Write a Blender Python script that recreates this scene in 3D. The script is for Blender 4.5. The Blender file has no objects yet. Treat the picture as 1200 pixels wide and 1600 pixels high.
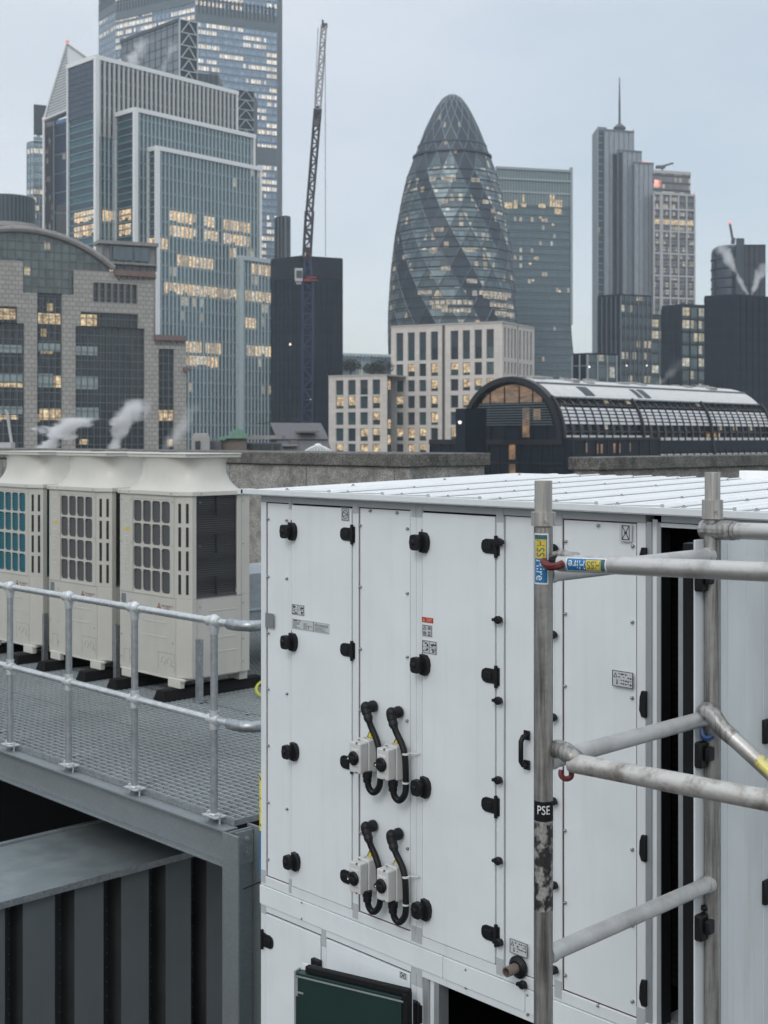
import bpy, math, random
from mathutils import Vector as V
random.seed(7)
SC = bpy.context.scene
COL = SC.collection
# ---------------------------------------------------------------- camera geometry (photo is 1200 x 1600)
F, CX, HY, CAM = 2030.0, 600.0, 685.0, 25.0
TH = math.atan(1960 / 2030)
FW = V((math.sin(TH), math.cos(TH)))       # forward in the X/Y plane
RT = V((math.cos(TH), -math.sin(TH)))      # right

def ray(px): return RT * ((px - CX) / F) + FW
def at(px, Z): return ray(px) * Z
def W(px, py, Z):
    p = at(px, Z); return V((p.x, p.y, CAM + (HY - py) / F * Z))
def zat(py, p): return CAM + (HY - py) / F * V((p.x, p.y)).dot(FW)
def vdir(vx):
    d = RT * (vx - CX) + FW * F
    return d.normalized()
def ext(C, D, px):
    r = ray(px); den = D.x * r.y - D.y * r.x
    t = -(C.x * r.y - C.y * r.x) / den
    return C + D * t
def p3(p, z): return V((p.x, p.y, z))

# ---------------------------------------------------------------- mesh builder
ORG = {}
class MB:
    def __init__(s): s.v = []; s.f = []; s.uv = []; s.m = []; s.g = []
    def face(s, pts, uv=None, m=0):
        i = len(s.v); s.g.append(len(s.f)); s.v += [tuple(p) for p in pts]
        s.f.append(tuple(range(i, i + len(pts)))); s.uv.append(uv); s.m.append(m)
    def mesh(s, vs, fs, m=0):
        i = len(s.v); s.g.append(len(s.f)); s.v += [tuple(p) for p in vs]
        for f in fs: s.f.append(tuple(i + k for k in f)); s.uv.append(None); s.m.append(m)
    def obox(s, c, a, b, d, m=0):           # centre and three half vectors
        c, a, b, d = V(c), V(a), V(b), V(d)
        if a.cross(b).dot(d) < 0: a = -a
        vs = [c + a*i + b*j + d*k for i in (-1, 1) for j in (-1, 1) for k in (-1, 1)]
        s.mesh(vs, [(0,1,3,2),(4,6,7,5),(0,4,5,1),(2,3,7,6),(0,2,6,4),(1,5,7,3)], m)
    def box(s, x0, x1, y0, y1, z0, z1, m=0):
        s.obox(((x0+x1)/2,(y0+y1)/2,(z0+z1)/2), (abs(x1-x0)/2,0,0), (0,abs(y1-y0)/2,0), (0,0,abs(z1-z0)/2), m)
    def bar(s, p, q, w, h, up=(0,0,1), m=0):  # rectangular bar from p to q
        p, q = V(p), V(q); d = q - p; L = d.length; d = d / L; u = V(up)
        if abs(d.dot(u)) > .98: u = V((1,0,0))
        a = d.cross(u).normalized(); b = a.cross(d)
        s.obox((p+q)/2, d*(L/2), a*(w/2), b*(h/2), m)
    def extr(s, pts, vec, m=0):              # polygon extruded along vec, closed
        pts = [V(p) for p in pts]; vec = V(vec); n = len(pts)
        nm = V((0,0,0))
        for i in range(n): nm += pts[i].cross(pts[(i+1) % n])
        if nm.dot(vec) > 0: pts = pts[::-1]
        q = [p + vec for p in pts]
        s.mesh(pts + q, [tuple(range(n)), tuple(range(2*n-1, n-1, -1))] +
               [(i, i+n, (i+1) % n + n, (i+1) % n) for i in range(n)], m)
    def prism(s, poly, z0, z1, m=0): s.extr([p3(p, z0) for p in poly], (0,0,z1-z0), m)
    def tube(s, pts, r, n=12, caps=True, flute=0, m=0):
        pts = [V(p) for p in pts]; k = len(pts)
        rs = r if isinstance(r, (list, tuple)) else [r]*k
        d0 = (pts[1]-pts[0]).normalized()
        u = V((0,0,1)) if abs(d0.z) < .9 else V((1,0,0))
        a = d0.cross(u).normalized(); vs = []
        for i in range(k):
            if i == 0: d = pts[1]-pts[0]
            elif i == k-1: d = pts[-1]-pts[-2]
            else: d = (pts[i]-pts[i-1]).normalized() + (pts[i+1]-pts[i]).normalized()
            d = d.normalized(); a = (a - d*a.dot(d)).normalized(); b = d.cross(a)
            for j in range(n):
                t = 2*math.pi*j/n; rr = rs[i]*(1 - (flute if j % 2 else 0))
                vs.append(pts[i] + a*(rr*math.cos(t)) + b*(rr*math.sin(t)))
        fs = [(i*n+j, i*n+(j+1) % n, (i+1)*n+(j+1) % n, (i+1)*n+j) for i in range(k-1) for j in range(n)]
        if caps: fs += [tuple(range(n-1,-1,-1)), tuple((k-1)*n+j for j in range(n))]
        s.mesh(vs, fs, m)
    def lathe(s, c, ax, prof, n=20, m=0):    # prof: (t along axis, radius)
        ax = V(ax).normalized(); c = V(c)
        u = V((0,0,1)) if abs(ax.z) < .9 else V((1,0,0))
        a = ax.cross(u).normalized(); b = ax.cross(a); vs = []
        for t, r in prof:
            for j in range(n):
                w = 2*math.pi*j/n; vs.append(c + ax*t + a*(r*math.cos(w)) + b*(r*math.sin(w)))
        k = len(prof)
        fs = [(i*n+j, i*n+(j+1) % n, (i+1)*n+(j+1) % n, (i+1)*n+j) for i in range(k-1) for j in range(n)]
        fs += [tuple(range(n-1,-1,-1)), tuple((k-1)*n+j for j in range(n))]
        s.mesh(vs, fs, m)
    def ball(s, c, r, n=12, k=8, sc=(1,1,1)):
        c = V(c); vs = []; fs = []
        for i in range(k+1):
            p = math.pi*i/k
            for j in range(n):
                t = 2*math.pi*j/n
                vs.append(c + V((r*sc[0]*math.sin(p)*math.cos(t), r*sc[1]*math.sin(p)*math.sin(t), r*sc[2]*math.cos(p))))
        for i in range(k):
            for j in range(n): fs.append((i*n+j, (i+1)*n+j, (i+1)*n+(j+1) % n, i*n+(j+1) % n))
        s.mesh(vs, fs)
    def each(s, name, mat, parent, n=1, **kw):   # every piece (n builder calls) an object of its own
        out = []; ends = s.g[1:] + [len(s.f)]
        for q in range(0, len(s.g), n):
            a, b = s.g[q], ends[min(q+n, len(s.g))-1]; k = MB(); used = sorted({v for f in s.f[a:b] for v in f}); ix = {v: i for i, v in enumerate(used)}
            k.v = [s.v[v] for v in used]; k.f = [tuple(ix[v] for v in f) for f in s.f[a:b]]; k.uv = s.uv[a:b]; k.m = s.m[a:b]
            mt = mat[k.m[0]] if isinstance(mat, (list, tuple)) else mat; k.m = [0]*len(k.f)
            out.append(k.build(name, mt, parent, **kw))
        return out
    def build(s, name, mat, parent=None, smooth=False, bevel=0, org=None, fix=False):
        o0 = V((0,0,0))
        if parent is not None: o0 = ORG[parent.name]
        elif org is not None: o0 = V(org)
        me = bpy.data.meshes.new(name)
        me.from_pydata([(p[0]-o0.x, p[1]-o0.y, p[2]-o0.z) for p in s.v], [], s.f)
        mats = mat if isinstance(mat, (list, tuple)) else [mat]
        for m in mats: me.materials.append(m)
        if len(mats) > 1: me.polygons.foreach_set('material_index', s.m)
        if any(u is not None for u in s.uv):
            L = me.uv_layers.new(name='UVMap'); d = []
            for f, u in zip(s.f, s.uv):
                d += [c for q in (u or [(0,0)]*len(f)) for c in q]
            L.data.foreach_set('uv', d)
        if fix:
            import bmesh
            bm = bmesh.new(); bm.from_mesh(me); bmesh.ops.remove_doubles(bm, verts=bm.verts, dist=1e-5)
            bmesh.ops.recalc_face_normals(bm, faces=bm.faces); bm.to_mesh(me); bm.free()
        if smooth:
            me.polygons.foreach_set('use_smooth', [True]*len(me.polygons))
            me.set_sharp_from_angle(angle=math.radians(smooth if smooth is not True else 40))
        me.update()
        o = bpy.data.objects.new(name, me); COL.objects.link(o)
        if parent is not None: o.parent = parent
        else: o.location = o0
        ORG[o.name] = o0
        if bevel:
            b = o.modifiers.new('bevel', 'BEVEL'); b.width = bevel; b.segments = 2; b.limit_method = 'ANGLE'; b.angle_limit = math.radians(50)
        return o

def tag(o, label=None, cat=None, group=None, kind=None):
    if label: o['label'] = label
    if cat: o['category'] = cat
    if group: o['group'] = group
    if kind: o['kind'] = kind
    return o
def thing(name, loc, label, cat, group=None):
    o = bpy.data.objects.new(name, None); COL.objects.link(o); o.location = loc; o.empty_display_size = .2
    ORG[o.name] = V(loc); return tag(o, label, cat, group)
def copy_tree(o, parent=None):
    c = o.copy(); COL.objects.link(c); ORG[c.name] = ORG[o.name]
    if parent is not None: c.parent = parent
    for ch in list(o.children): copy_tree(ch, c)
    return c

_TX = {}
def textmesh(s, size=1.0):
    if s not in _TX:
        c = bpy.data.curves.new('t', 'FONT'); c.body = s; c.size = 1; c.resolution_u = 3
        o = bpy.data.objects.new('t', c); COL.objects.link(o)
        dg = bpy.context.evaluated_depsgraph_get(); e = o.evaluated_get(dg); me = e.to_mesh()
        vs = [(v.co.x, v.co.y) for v in me.vertices]; fs = [tuple(p.vertices) for p in me.polygons]
        e.to_mesh_clear(); bpy.data.objects.remove(o); bpy.data.curves.remove(c)
        x0 = min(v[0] for v in vs); x1 = max(v[0] for v in vs); y0 = min(v[1] for v in vs); y1 = max(v[1] for v in vs)
        _TX[s] = ([((x-(x0+x1)/2)/(x1-x0), (y-(y0+y1)/2)/(y1-y0)) for x, y in vs], fs)
    return _TX[s]
def put_text(mb, s, fn, w, h, m=0):         # fn(u, v) -> point, u and v in metres about the centre
    vs, fs = textmesh(s); mb.mesh([fn(x*w, y*h) for x, y in vs], fs, m)

# ---------------------------------------------------------------- materials
def nodes(name):
    m = bpy.data.materials.new(name); m.use_nodes = True
    return m, m.node_tree.nodes, m.node_tree.links, m.node_tree.nodes['Principled BSDF']
def mathn(n, l, op, a, b=None, c=None):
    x = n.new('ShaderNodeMath'); x.operation = op
    for i, q in enumerate((a, b, c)):
        if q is None: continue
        if isinstance(q, (int, float)): x.inputs[i].default_value = q
        else: l.new(q, x.inputs[i])
    return x.outputs[0]
def mixc(n, l, f, a, b, mode='MIX'):
    x = n.new('ShaderNodeMix'); x.data_type = 'RGBA'; x.blend_type = mode
    for i, q in ((0, f), (6, a), (7, b)):
        if isinstance(q, (int, float)): x.inputs[i].default_value = q
        elif isinstance(q, tuple): x.inputs[i].default_value = (*q, 1) if len(q) == 3 else q
        else: l.new(q, x.inputs[i])
    return x.outputs[2]
def noise(n, l, vec, scale, detail=4, rough=.55, dist=0):
    x = n.new('ShaderNodeTexNoise'); x.inputs['Scale'].default_value = scale
    x.inputs['Detail'].default_value = detail; x.inputs['Roughness'].default_value = rough; x.inputs['Distortion'].default_value = dist
    if vec is not None: l.new(vec, x.inputs['Vector'])
    return x.outputs['Fac']
def ramp(n, l, f, a, b):
    x = n.new('ShaderNodeMapRange'); x.inputs[1].default_value = a; x.inputs[2].default_value = b
    l.new(f, x.inputs[0]); return x.outputs[0]
def objco(n, l, scale=(1,1,1), coord='Object'):
    t = n.new('ShaderNodeTexCoord')
    if scale == (1,1,1): return t.outputs[coord]
    mp = n.new('ShaderNodeMapping'); mp.inputs['Scale'].default_value = scale
    l.new(t.outputs[coord], mp.inputs['Vector']); return mp.outputs[0]
def simple(name, col, rough=.5, metal=0, var=.0, vscale=6, col2=None, thr=(.4,.7), stretch=(1,1,1), bump=0, bscale=80, rvar=.0, streak=0, spec=.5, speck=0):
    m, n, l, b = nodes(name)
    b.inputs['Roughness'].default_value = rough; b.inputs['Metallic'].default_value = metal
    b.inputs['Specular IOR Level'].default_value = spec
    co = objco(n, l, stretch)
    c = col
    if col2 is not None:
        c = mixc(n, l, ramp(n, l, noise(n, l, co, vscale, 6, .62), *thr), col, col2)
    if var:
        f = noise(n, l, objco(n, l), vscale*2.7+.3, 3)
        g = ramp(n, l, f, .25, .75)
        k = mathn(n, l, 'MULTIPLY_ADD', g, 2*var, 1-var)
        cc = n.new('ShaderNodeCombineColor')
        for i in range(3): l.new(k, cc.inputs[i])
        c = mixc(n, l, 1.0, c, cc.outputs[0], 'MULTIPLY')
    if streak:
        f = noise(n, l, objco(n, l, (9, 9, .35)), 2.2, 5, .65)
        c = mixc(n, l, mathn(n, l, 'MULTIPLY', ramp(n, l, f, .52, .8), streak), c, (.30,.30,.27))
    if speck:                                                  # pebbly aggregate
        f = ramp(n, l, noise(n, l, objco(n, l), 46, 2, .5), .40, .62)
        k = mathn(n, l, 'MULTIPLY_ADD', f, 1.5*speck, 1-.75*speck); cc = n.new('ShaderNodeCombineColor')
        for i in range(3): l.new(k, cc.inputs[i])
        c = mixc(n, l, 1.0, c, cc.outputs[0], 'MULTIPLY')
    if isinstance(c, tuple): b.inputs['Base Color'].default_value = (*c, 1)
    else: l.new(c, b.inputs['Base Color'])
    if rvar:
        l.new(mathn(n, l, 'MULTIPLY_ADD', noise(n, l, co, vscale*3, 4), 2*rvar, rough-rvar), b.inputs['Roughness'])
    if bump:
        bp = n.new('ShaderNodeBump'); bp.inputs['Strength'].default_value = bump; bp.inputs['Distance'].default_value = .01
        l.new(noise(n, l, objco(n, l), bscale, 5, .6), bp.inputs['Height']); l.new(bp.outputs[0], b.inputs['Normal'])
    return m
def glow(name, col, strength, var=True, cw=1.5, ch=1.0):
    m, n, l, b = nodes(name)
    b.inputs['Base Color'].default_value = (.1,.1,.09,1); b.inputs['Roughness'].default_value = .3
    b.inputs['Emission Color'].default_value = (*col, 1)
    co = objco(n, l, (1/cw, 1/cw, 1/ch))
    f = ramp(n, l, noise(n, l, co, 1.0, 3, .7), .32, .68)
    l.new(mixc(n, l, f, (col[0]*.62, col[1]*.45, col[2]*.32), (col[0], col[1]*1.12, col[2]*1.35)), b.inputs['Emission Color'])
    l.new(mathn(n, l, 'MULTIPLY_ADD', f, strength*1.05, strength*.18), b.inputs['Emission Strength'])
    return m
def glaz(name, base, rough=.15, metal=.5, cw=1.5, ch=4.0, p=.1, pf=.5, s=1.0, col=(1.0,.78,.48), chunk=6, spand=None, sfrac=.3, seed=0, tint=.16, mull=None, spec=.5):
    """curtain wall glazing, UV in metres: panes of slightly different tone, spandrel strips, and rooms with the light on"""
    m, n, l, b = nodes(name)
    b.inputs['Roughness'].default_value = rough; b.inputs['Metallic'].default_value = metal; b.inputs['Specular IOR Level'].default_value = spec
    col = (col[0], col[1]*.93, col[2]*.80)
    uv = objco(n, l, coord='UV'); sp = n.new('ShaderNodeSeparateXYZ'); l.new(uv, sp.inputs[0])
    u = mathn(n, l, 'DIVIDE', sp.outputs[0], cw); v = mathn(n, l, 'DIVIDE', sp.outputs[1], ch)
    ui = mathn(n, l, 'FLOOR', u); vi = mathn(n, l, 'FLOOR', v); vf = mathn(n, l, 'FRACT', v); uf = mathn(n, l, 'FRACT', u)
    uc = mathn(n, l, 'FLOOR', mathn(n, l, 'DIVIDE', ui, chunk))
    def wn(a, c, sd):
        k = n.new('ShaderNodeCombineXYZ'); l.new(a, k.inputs[0]); l.new(c, k.inputs[1]); k.inputs[2].default_value = sd
        x = n.new('ShaderNodeTexWhiteNoise'); x.noise_dimensions = '3D'; l.new(k.outputs[0], x.inputs['Vector']); return x.outputs['Value']
    r1 = wn(ui, vi, 1.5+seed); r2 = wn(uc, vi, 7.5+seed); r3 = wn(ui, vi, 11.5+seed)
    lit = mathn(n, l, 'MULTIPLY', mathn(n, l, 'LESS_THAN', r2, pf), mathn(n, l, 'LESS_THAN', r1, min(1, p/max(pf, .01))))
    inside = mathn(n, l, 'MULTIPLY', mathn(n, l, 'GREATER_THAN', vf, sfrac+.05), mathn(n, l, 'LESS_THAN', vf, .95))
    inside = mathn(n, l, 'MULTIPLY', inside, mathn(n, l, 'MULTIPLY', mathn(n, l, 'GREATER_THAN', uf, .07), mathn(n, l, 'LESS_THAN', uf, .93)))
    k = mathn(n, l, 'MULTIPLY_ADD', r3, 2*tint, 1-tint); cc = n.new('ShaderNodeCombineColor')
    for i in range(3): l.new(k, cc.inputs[i])
    c = mixc(n, l, 1.0, base, cc.outputs[0], 'MULTIPLY')
    if spand is not None: c = mixc(n, l, mathn(n, l, 'LESS_THAN', vf, sfrac), c, spand)
    if mull is not None:
        c = mixc(n, l, mathn(n, l, 'LESS_THAN', uf, .12), c, mull)
    l.new(c, b.inputs['Base Color'])
    room = ramp(n, l, noise(n, l, objco(n, l, (.9, 1.3, 1), 'UV'), 1.1, 3, .7), .3, .7)
    e = mathn(n, l, 'MULTIPLY', mathn(n, l, 'MULTIPLY', lit, inside), mathn(n, l, 'MULTIPLY_ADD', mathn(n, l, 'MULTIPLY', room, mathn(n, l, 'MULTIPLY_ADD', r3, .7, .5)), s, s*.12))
    l.new(mixc(n, l, wn(ui, vi, 17.5+seed), (col[0], col[1]*.92, col[2]*.75), (1.0, .93, .80)), b.inputs['Emission Color']); l.new(e, b.inputs['Emission Strength'])
    # very slight waviness from pane to pane
    bp = n.new('ShaderNodeBump'); bp.inputs['Strength'].default_value = .12; bp.inputs['Distance'].default_value = .3
    l.new(r3, bp.inputs['Height']); l.new(bp.outputs[0], b.inputs['Normal'])
    return m
def bricky(name, c1, c2, mortar, bw, bh, rough=.8, msize=.02, stain=.35):
    m, n, l, b = nodes(name); b.inputs['Roughness'].default_value = rough
    uv = objco(n, l, coord='UV')
    t = n.new('ShaderNodeTexBrick'); l.new(uv, t.inputs['Vector'])
    t.inputs['Color1'].default_value = (*c1, 1); t.inputs['Color2'].default_value = (*c2, 1); t.inputs['Mortar'].default_value = (*mortar, 1)
    t.inputs['Scale'].default_value = 1; t.inputs['Brick Width'].default_value = bw; t.inputs['Row Height'].default_value = bh; t.inputs['Mortar Size'].default_value = msize
    f = noise(n, l, uv, .35, 6, .65)
    l.new(mixc(n, l, mathn(n, l, 'MULTIPLY', ramp(n, l, f, .42, .75), stain), t.outputs['Color'], tuple(c*.55 for c in c1)), b.inputs['Base Color'])
    return m
def stripes(name, c1, c2, axis, period, duty=.5, rough=.5, metal=0):
    m, n, l, b = nodes(name); b.inputs['Roughness'].default_value = rough; b.inputs['Metallic'].default_value = metal
    sp = n.new('ShaderNodeSeparateXYZ'); l.new(objco(n, l), sp.inputs[0])
    f = mathn(n, l, 'LESS_THAN', mathn(n, l, 'FRACT', mathn(n, l, 'DIVIDE', sp.outputs[axis], period)), duty)
    g = ramp(n, l, noise(n, l, objco(n, l), 5, 4), .3, .7)
    c = mixc(n, l, f, c2, c1)
    l.new(mixc(n, l, mathn(n, l, 'MULTIPLY', g, .35), c, tuple(q*.6 for q in c1)), b.inputs['Base Color'])
    return m
def galvanised(name, c1=(.42,.45,.47), c2=(.30,.33,.35), rough=.42, metal=.75, scale=55, dirt=.25):  # spangled zinc
    m, n, l, b = nodes(name); b.inputs['Metallic'].default_value = metal
    co = objco(n, l)
    t = n.new('ShaderNodeTexVoronoi'); t.inputs['Scale'].default_value = scale; l.new(co, t.inputs['Vector'])
    sp = n.new('ShaderNodeSeparateColor'); l.new(t.outputs['Color'], sp.inputs[0])
    c = mixc(n, l, sp.outputs[0], c1, c2)
    f = ramp(n, l, noise(n, l, co, 3.5, 6, .65), .45, .75)
    c = mixc(n, l, mathn(n, l, 'MULTIPLY', f, dirt), c, (.19,.19,.18))
    l.new(c, b.inputs['Base Color'])
    l.new(mathn(n, l, 'MULTIPLY_ADD', sp.outputs[1], .16, rough-.08), b.inputs['Roughness'])
    return m

M = {}
M['panel'] = simple('white_panel', (.70,.747,.768), .40, var=.045, vscale=1.2, streak=.11, rvar=.08, bump=.03, bscale=180)
M['panel_rib'] = simple('white_door_skin', (.63,.68,.70), .45, var=.04, vscale=1.5, col2=(.53,.57,.585), thr=(.5,.8), stretch=(3,3,.5), streak=.2)
M['frame'] = simple('white_frame', (.67,.715,.735), .40, var=.03, vscale=2, streak=.15)
M['corner'] = simple('grey_corner_piece', (.42,.45,.46), .5, var=.03)
M['alu_trim'] = simple('aluminium_trim', (.40,.43,.45), .38, .5, var=.06)
M['red_gasket'] = simple('red_gasket', (.085,.016,.020), .6)
M['gasket'] = simple('black_gasket', (.007,.008,.009), .6, spec=.25)
M['black'] = simple('black_plastic', (.009,.010,.012), .50, var=.15, vscale=20, bump=.03, bscale=300, spec=.28)
M['cable'] = simple('black_conduit', (.008,.008,.009), .42, spec=.35, var=.2, vscale=9)
M['iso'] = simple('grey_switch_box', (.56,.57,.56), .45, var=.03, vscale=9)
M['roofw'] = simple('white_roof_sheet', (.82,.84,.85), .38, var=.03, vscale=1.0, streak=.12)
M['rivet'] = simple('steel_rivet', (.35,.36,.37), .35, .9)
M['dark_in'] = simple('painted_void_shade', (.004,.005,.005), .9, var=.2, spec=.08)  # near-black colour stands in for the shade of hollows and the underdeck void
M['coil_in'] = stripes('dark_coil', (.016,.014,.013), (.006,.006,.006), 2, .03, .4)
M['green'] = simple('green_door_liner', (.012,.034,.029), .32, var=.08, vscale=1.5, rvar=.08, bump=.02, bscale=30)
M['label'] = simple('label_plate', (.50,.53,.54), .35)
M['ink'] = simple('label_ink', (.03,.03,.035), .5)
M['red'] = simple('red_label', (.38,.035,.02), .45, var=.1)
M['yellow'] = simple('yellow_label', (.62,.50,.03), .45, var=.1)
M['tie'] = simple('white_cable_tie', (.62,.64,.63), .5)
M['alu'] = simple('scuffed_aluminium', (.38,.375,.362), .40, .65, col2=(.10,.096,.09), vscale=6, thr=(.42,.72), stretch=(11,11,.5), var=.18, rvar=.12, bump=.12, bscale=60)
M['alu_s'] = simple('grey_spigot_aluminium', (.47,.465,.44), .5, .5, col2=(.26,.25,.235), vscale=8, thr=(.40,.70), stretch=(12,12,.5), rvar=.1, bump=.1, bscale=60)
M['alu_h'] = simple('worn_aluminium_brace', (.54,.535,.52), .40, .7, col2=(.30,.285,.26), vscale=14, thr=(.50,.74), rvar=.14, bump=.08, bscale=70)
M['alu_p'] = simple('plaster_spattered_tube', (.56,.555,.53), .50, .6, col2=(.27,.25,.225), vscale=17, thr=(.46,.66), rvar=.14, bump=.2, bscale=55)
M['alu_r'] = simple('ribbed_aluminium_rung', (.52,.53,.53), .46, .5, col2=(.35,.345,.34), vscale=9, thr=(.45,.75), rvar=.1, bump=.05, bscale=80)
M['redlever'] = simple('red_lever', (.10,.010,.012), .45, var=.2, vscale=20)
M['bluelever'] = simple('blue_lever', (.01,.05,.16), .45, var=.2, vscale=20)
M['sblue'] = simple('sticker_blue', (.012,.16,.37), .4, var=.12, vscale=30)
M['syel'] = simple('sticker_yellow', (.60,.46,.06), .4, var=.15, vscale=30)
M['swhite'] = simple('sticker_white', (.72,.74,.74), .45, var=.08, vscale=30)
M['sgreen'] = simple('sticker_dark_green', (.03,.12,.13), .45, var=.1, vscale=30)
M['worn'] = simple('worn_black_label', (.025,.025,.025), .5, .2, col2=(.30,.295,.28), vscale=34, thr=(.47,.56), var=.35, stretch=(1,1,.8))
M['yel_worn'] = simple('worn_yellow_label', (.75,.66,.03), .45, 0, col2=(.10,.09,.03), vscale=36, thr=(.54,.60))
M['galv'] = galvanised('galvanised_steel')
M['galv_rail'] = galvanised('galvanised_tube', (.70,.73,.74), (.58,.61,.62), .33, .8, 40, .25)
M['galv_post'] = galvanised('galvanised_post', (.44,.47,.49), (.36,.39,.41), .42, .7, 40, .3)
M['galv_fit'] = galvanised('galvanised_fitting', (.66,.69,.70), (.56,.59,.60), .48, .6, 70, .15)
M['galv_dark'] = galvanised('weathered_beam_steel', (.27,.305,.32), (.235,.268,.282), .5, .5, 75, .22)
M['grate'] = simple('grating_steel', (.40,.445,.46), .45, .35, var=.06, vscale=.6, col2=(.29,.325,.335), thr=(.45,.75))
M['cover'] = simple('cabinet_cover_sheet', (.22,.26,.275), .33, .45, col2=(.33,.37,.385), vscale=3.5, thr=(.45,.75), stretch=(1,1,1), rvar=.12, bump=.03, bscale=40)
M['clad_dark'] = simple('dark_recess_sheet', (.038,.042,.044), .5, .1, col2=(.020,.024,.026), vscale=2.5, rvar=.08)  # darker colour for the recess faces between the flat ribs
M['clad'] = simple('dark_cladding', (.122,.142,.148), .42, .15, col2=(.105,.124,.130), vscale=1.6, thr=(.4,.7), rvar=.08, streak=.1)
M['rubber'] = simple('black_rubber', (.008,.008,.009), .8, spec=.2, bump=.1, bscale=120)
M['cream'] = simple('cream_casing', (.485,.48,.44), .42, var=.04, vscale=2, streak=.22)
M['cream2'] = simple('cream_hood', (.56,.555,.51), .40, var=.035, vscale=2, streak=.18)
M['fin'] = stripes('dark_coil_fins', (.11,.114,.12), (.05,.052,.056), 2, .020, .6, .5, .3)
M['fin_v'] = stripes('grey_coil_fins', (.12,.125,.132), (.06,.063,.068), 2, .017, .6, .5, .3)
M['fin_blue'] = stripes('blue_coil_fins', (.020,.165,.215), (.008,.06,.08), 2, .026, .62, .45, .2)
M['slot'] = simple('dark_slot', (.012,.013,.013), .7)
M['logo_red'] = simple('logo_red', (.22,.02,.02), .45)
M['concrete'] = simple('weathered_concrete', (.30,.295,.275), .9, col2=(.17,.165,.155), vscale=2.2, thr=(.42,.75), var=.30, bump=.9, bscale=42, speck=.38)
M['coping'] = simple('dark_coping_stone', (.155,.15,.14), .85, col2=(.08,.078,.073), vscale=3.0, thr=(.40,.68), var=.35, bump=.9, bscale=42, speck=.6)
M['membrane'] = simple('roof_membrane', (.030,.032,.034), .8, col2=(.09,.095,.10), vscale=1.2, thr=(.45,.7), bump=.1)
M['duct'] = galvanised('duct_steel', (.40,.44,.47), (.34,.38,.41), .45, .5, 20, .3)
M['hose'] = simple('yellow_hose', (.42,.45,.05), .5)
HAZE, SKYH, SKYZ, SUNE, EXPO = .00025, 1.0, 1.6, 0.70, 0.0
# ================================================================= AIR HANDLING UNIT (front on the plane X = XF)
XF = at(415.6, 6.57).x
def fyz(px, py, off=0.0):
    r = ray(px); t = (XF - off) / r.x
    return r.y * t, CAM + (HY - py) / F * t
def fY(px, off=0.0): return fyz(px, 0, off)[0]
ZT, ZB = fyz(415.6, 784.4)[1], fyz(415.6, 1369.5)[1]        # panel top and bottom of the upper deck
ZR = CAM - .286                                               # underside of the roof edge
ZM1, ZM2 = fyz(408, 1382)[1], fyz(408, 1411)[1]               # plain white beam between the decks
ZL = fyz(415.6, 1425)[1]                                      # panel top of the lower deck
ZD = CAM - 4.55                                               # its foot on the lower roof
YL, YR = fY(407.5), .9
AD = 2.05                                                     # depth
HY_ = (XF, (YL+YR)/2, ZD)
ahu = thing('air_handling_unit', (XF, YL, ZD), 'white two-deck air handling unit with black latches and two open doors, behind the scaffold tower', 'air handling unit')
INS = .014                                                    # panels sit this far behind the frame face
# casing frame: a lattice of posts and rails, built round the openings
yo1, yo2 = fY(1031), 2.20                                     # opening of the upper deck (door swung out)
posts_u = [(407.5,415.2),(451.3,455.6),(550.9,559.6),(640.8,650.0),(650.4,659.6),(775.3,786.6),(866.2,877.8),(994.8,1008.5)]
mb = MB()
for a, b in posts_u:
    mb.box(XF, XF+.06, fY(a), fY(b), ZB-.0005, ZT+.0005)
hd = MB(); hd.box(XF+.0005, XF+.06, YL, fY(1008.5), ZT+.001, ZR); hd.build('header_rail', simple('shaded_grey_header_rail', (.40,.43,.445), .45, .1, var=.04), ahu)  # greyish rail, its colour also darkened for the roof edge's shadow
mb.box(XF, XF+.06, YL, YR, ZM1+.003, ZB)
mb.box(XF, XF+.06, yo2+.002, YR, ZT+.02, ZR); mb.box(XF, XF+.06, yo2-.10, yo2-.03, ZB, ZT)
posts_l = [(407.5,415.2),(502.3,509.6),(642.3,650.5),(650.9,659.5)]
for a, b in posts_l: mb.box(XF, XF+.06, fY(a), fY(b), ZD+.12, ZL)
mb.box(XF, XF+.06, YL, YR, ZL, ZM2-.002)
mb.box(XF, XF+.06, YL, YR, ZD+.002, ZD+.12)
mb.build('frame', M['frame'], ahu, bevel=.003)
mb = MB()                                                     # aluminium rebates beside the openings
for a, b, m0, m1 in ((1008.6,1016.5,.004,.075),(1024.5,1031,.006,.012)):
    mb.box(XF+m0, XF+m1, fY(a), fY(b), ZB, ZR-.03)
mb.box(XF+.012, XF+.016, fY(1016.5), fY(1024.5), ZB, ZR-.02, 1); mb.box(XF+.017, XF+.075, fY(1016.5), fY(1030.6), ZB, ZR-.03, 2)
mb.box(XF+.01, XF+.07, yo1+.001, yo2, ZT+.006, ZR-.002, 0); mb.box(XF+.004, XF+.075, yo1-.0, yo2, ZT-.012, ZT+.004, 1)
yq1, yq2 = fY(668.5), fY(684)
mb.box(XF+.005, XF+.07, fY(660), fY(668), ZD+.12, ZL); mb.box(XF+.015, XF+.07, fY(668.4), fY(676), ZD+.12, ZL, 1); mb.box(XF+.006, XF+.07, fY(676.4), fY(684), ZD+.12, ZL)
mb.each('opening_trim', [M['alu_trim'], M['frame'], M['gasket']], ahu, bevel=.0015)
mb = MB()                                                     # grey corner pieces of the frame, 1 mm proud
def cp(pa, pb, z0, z1): mb.box(XF-.0015, XF+.01, fY(pa), fY(pb), z0, z1)
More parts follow.
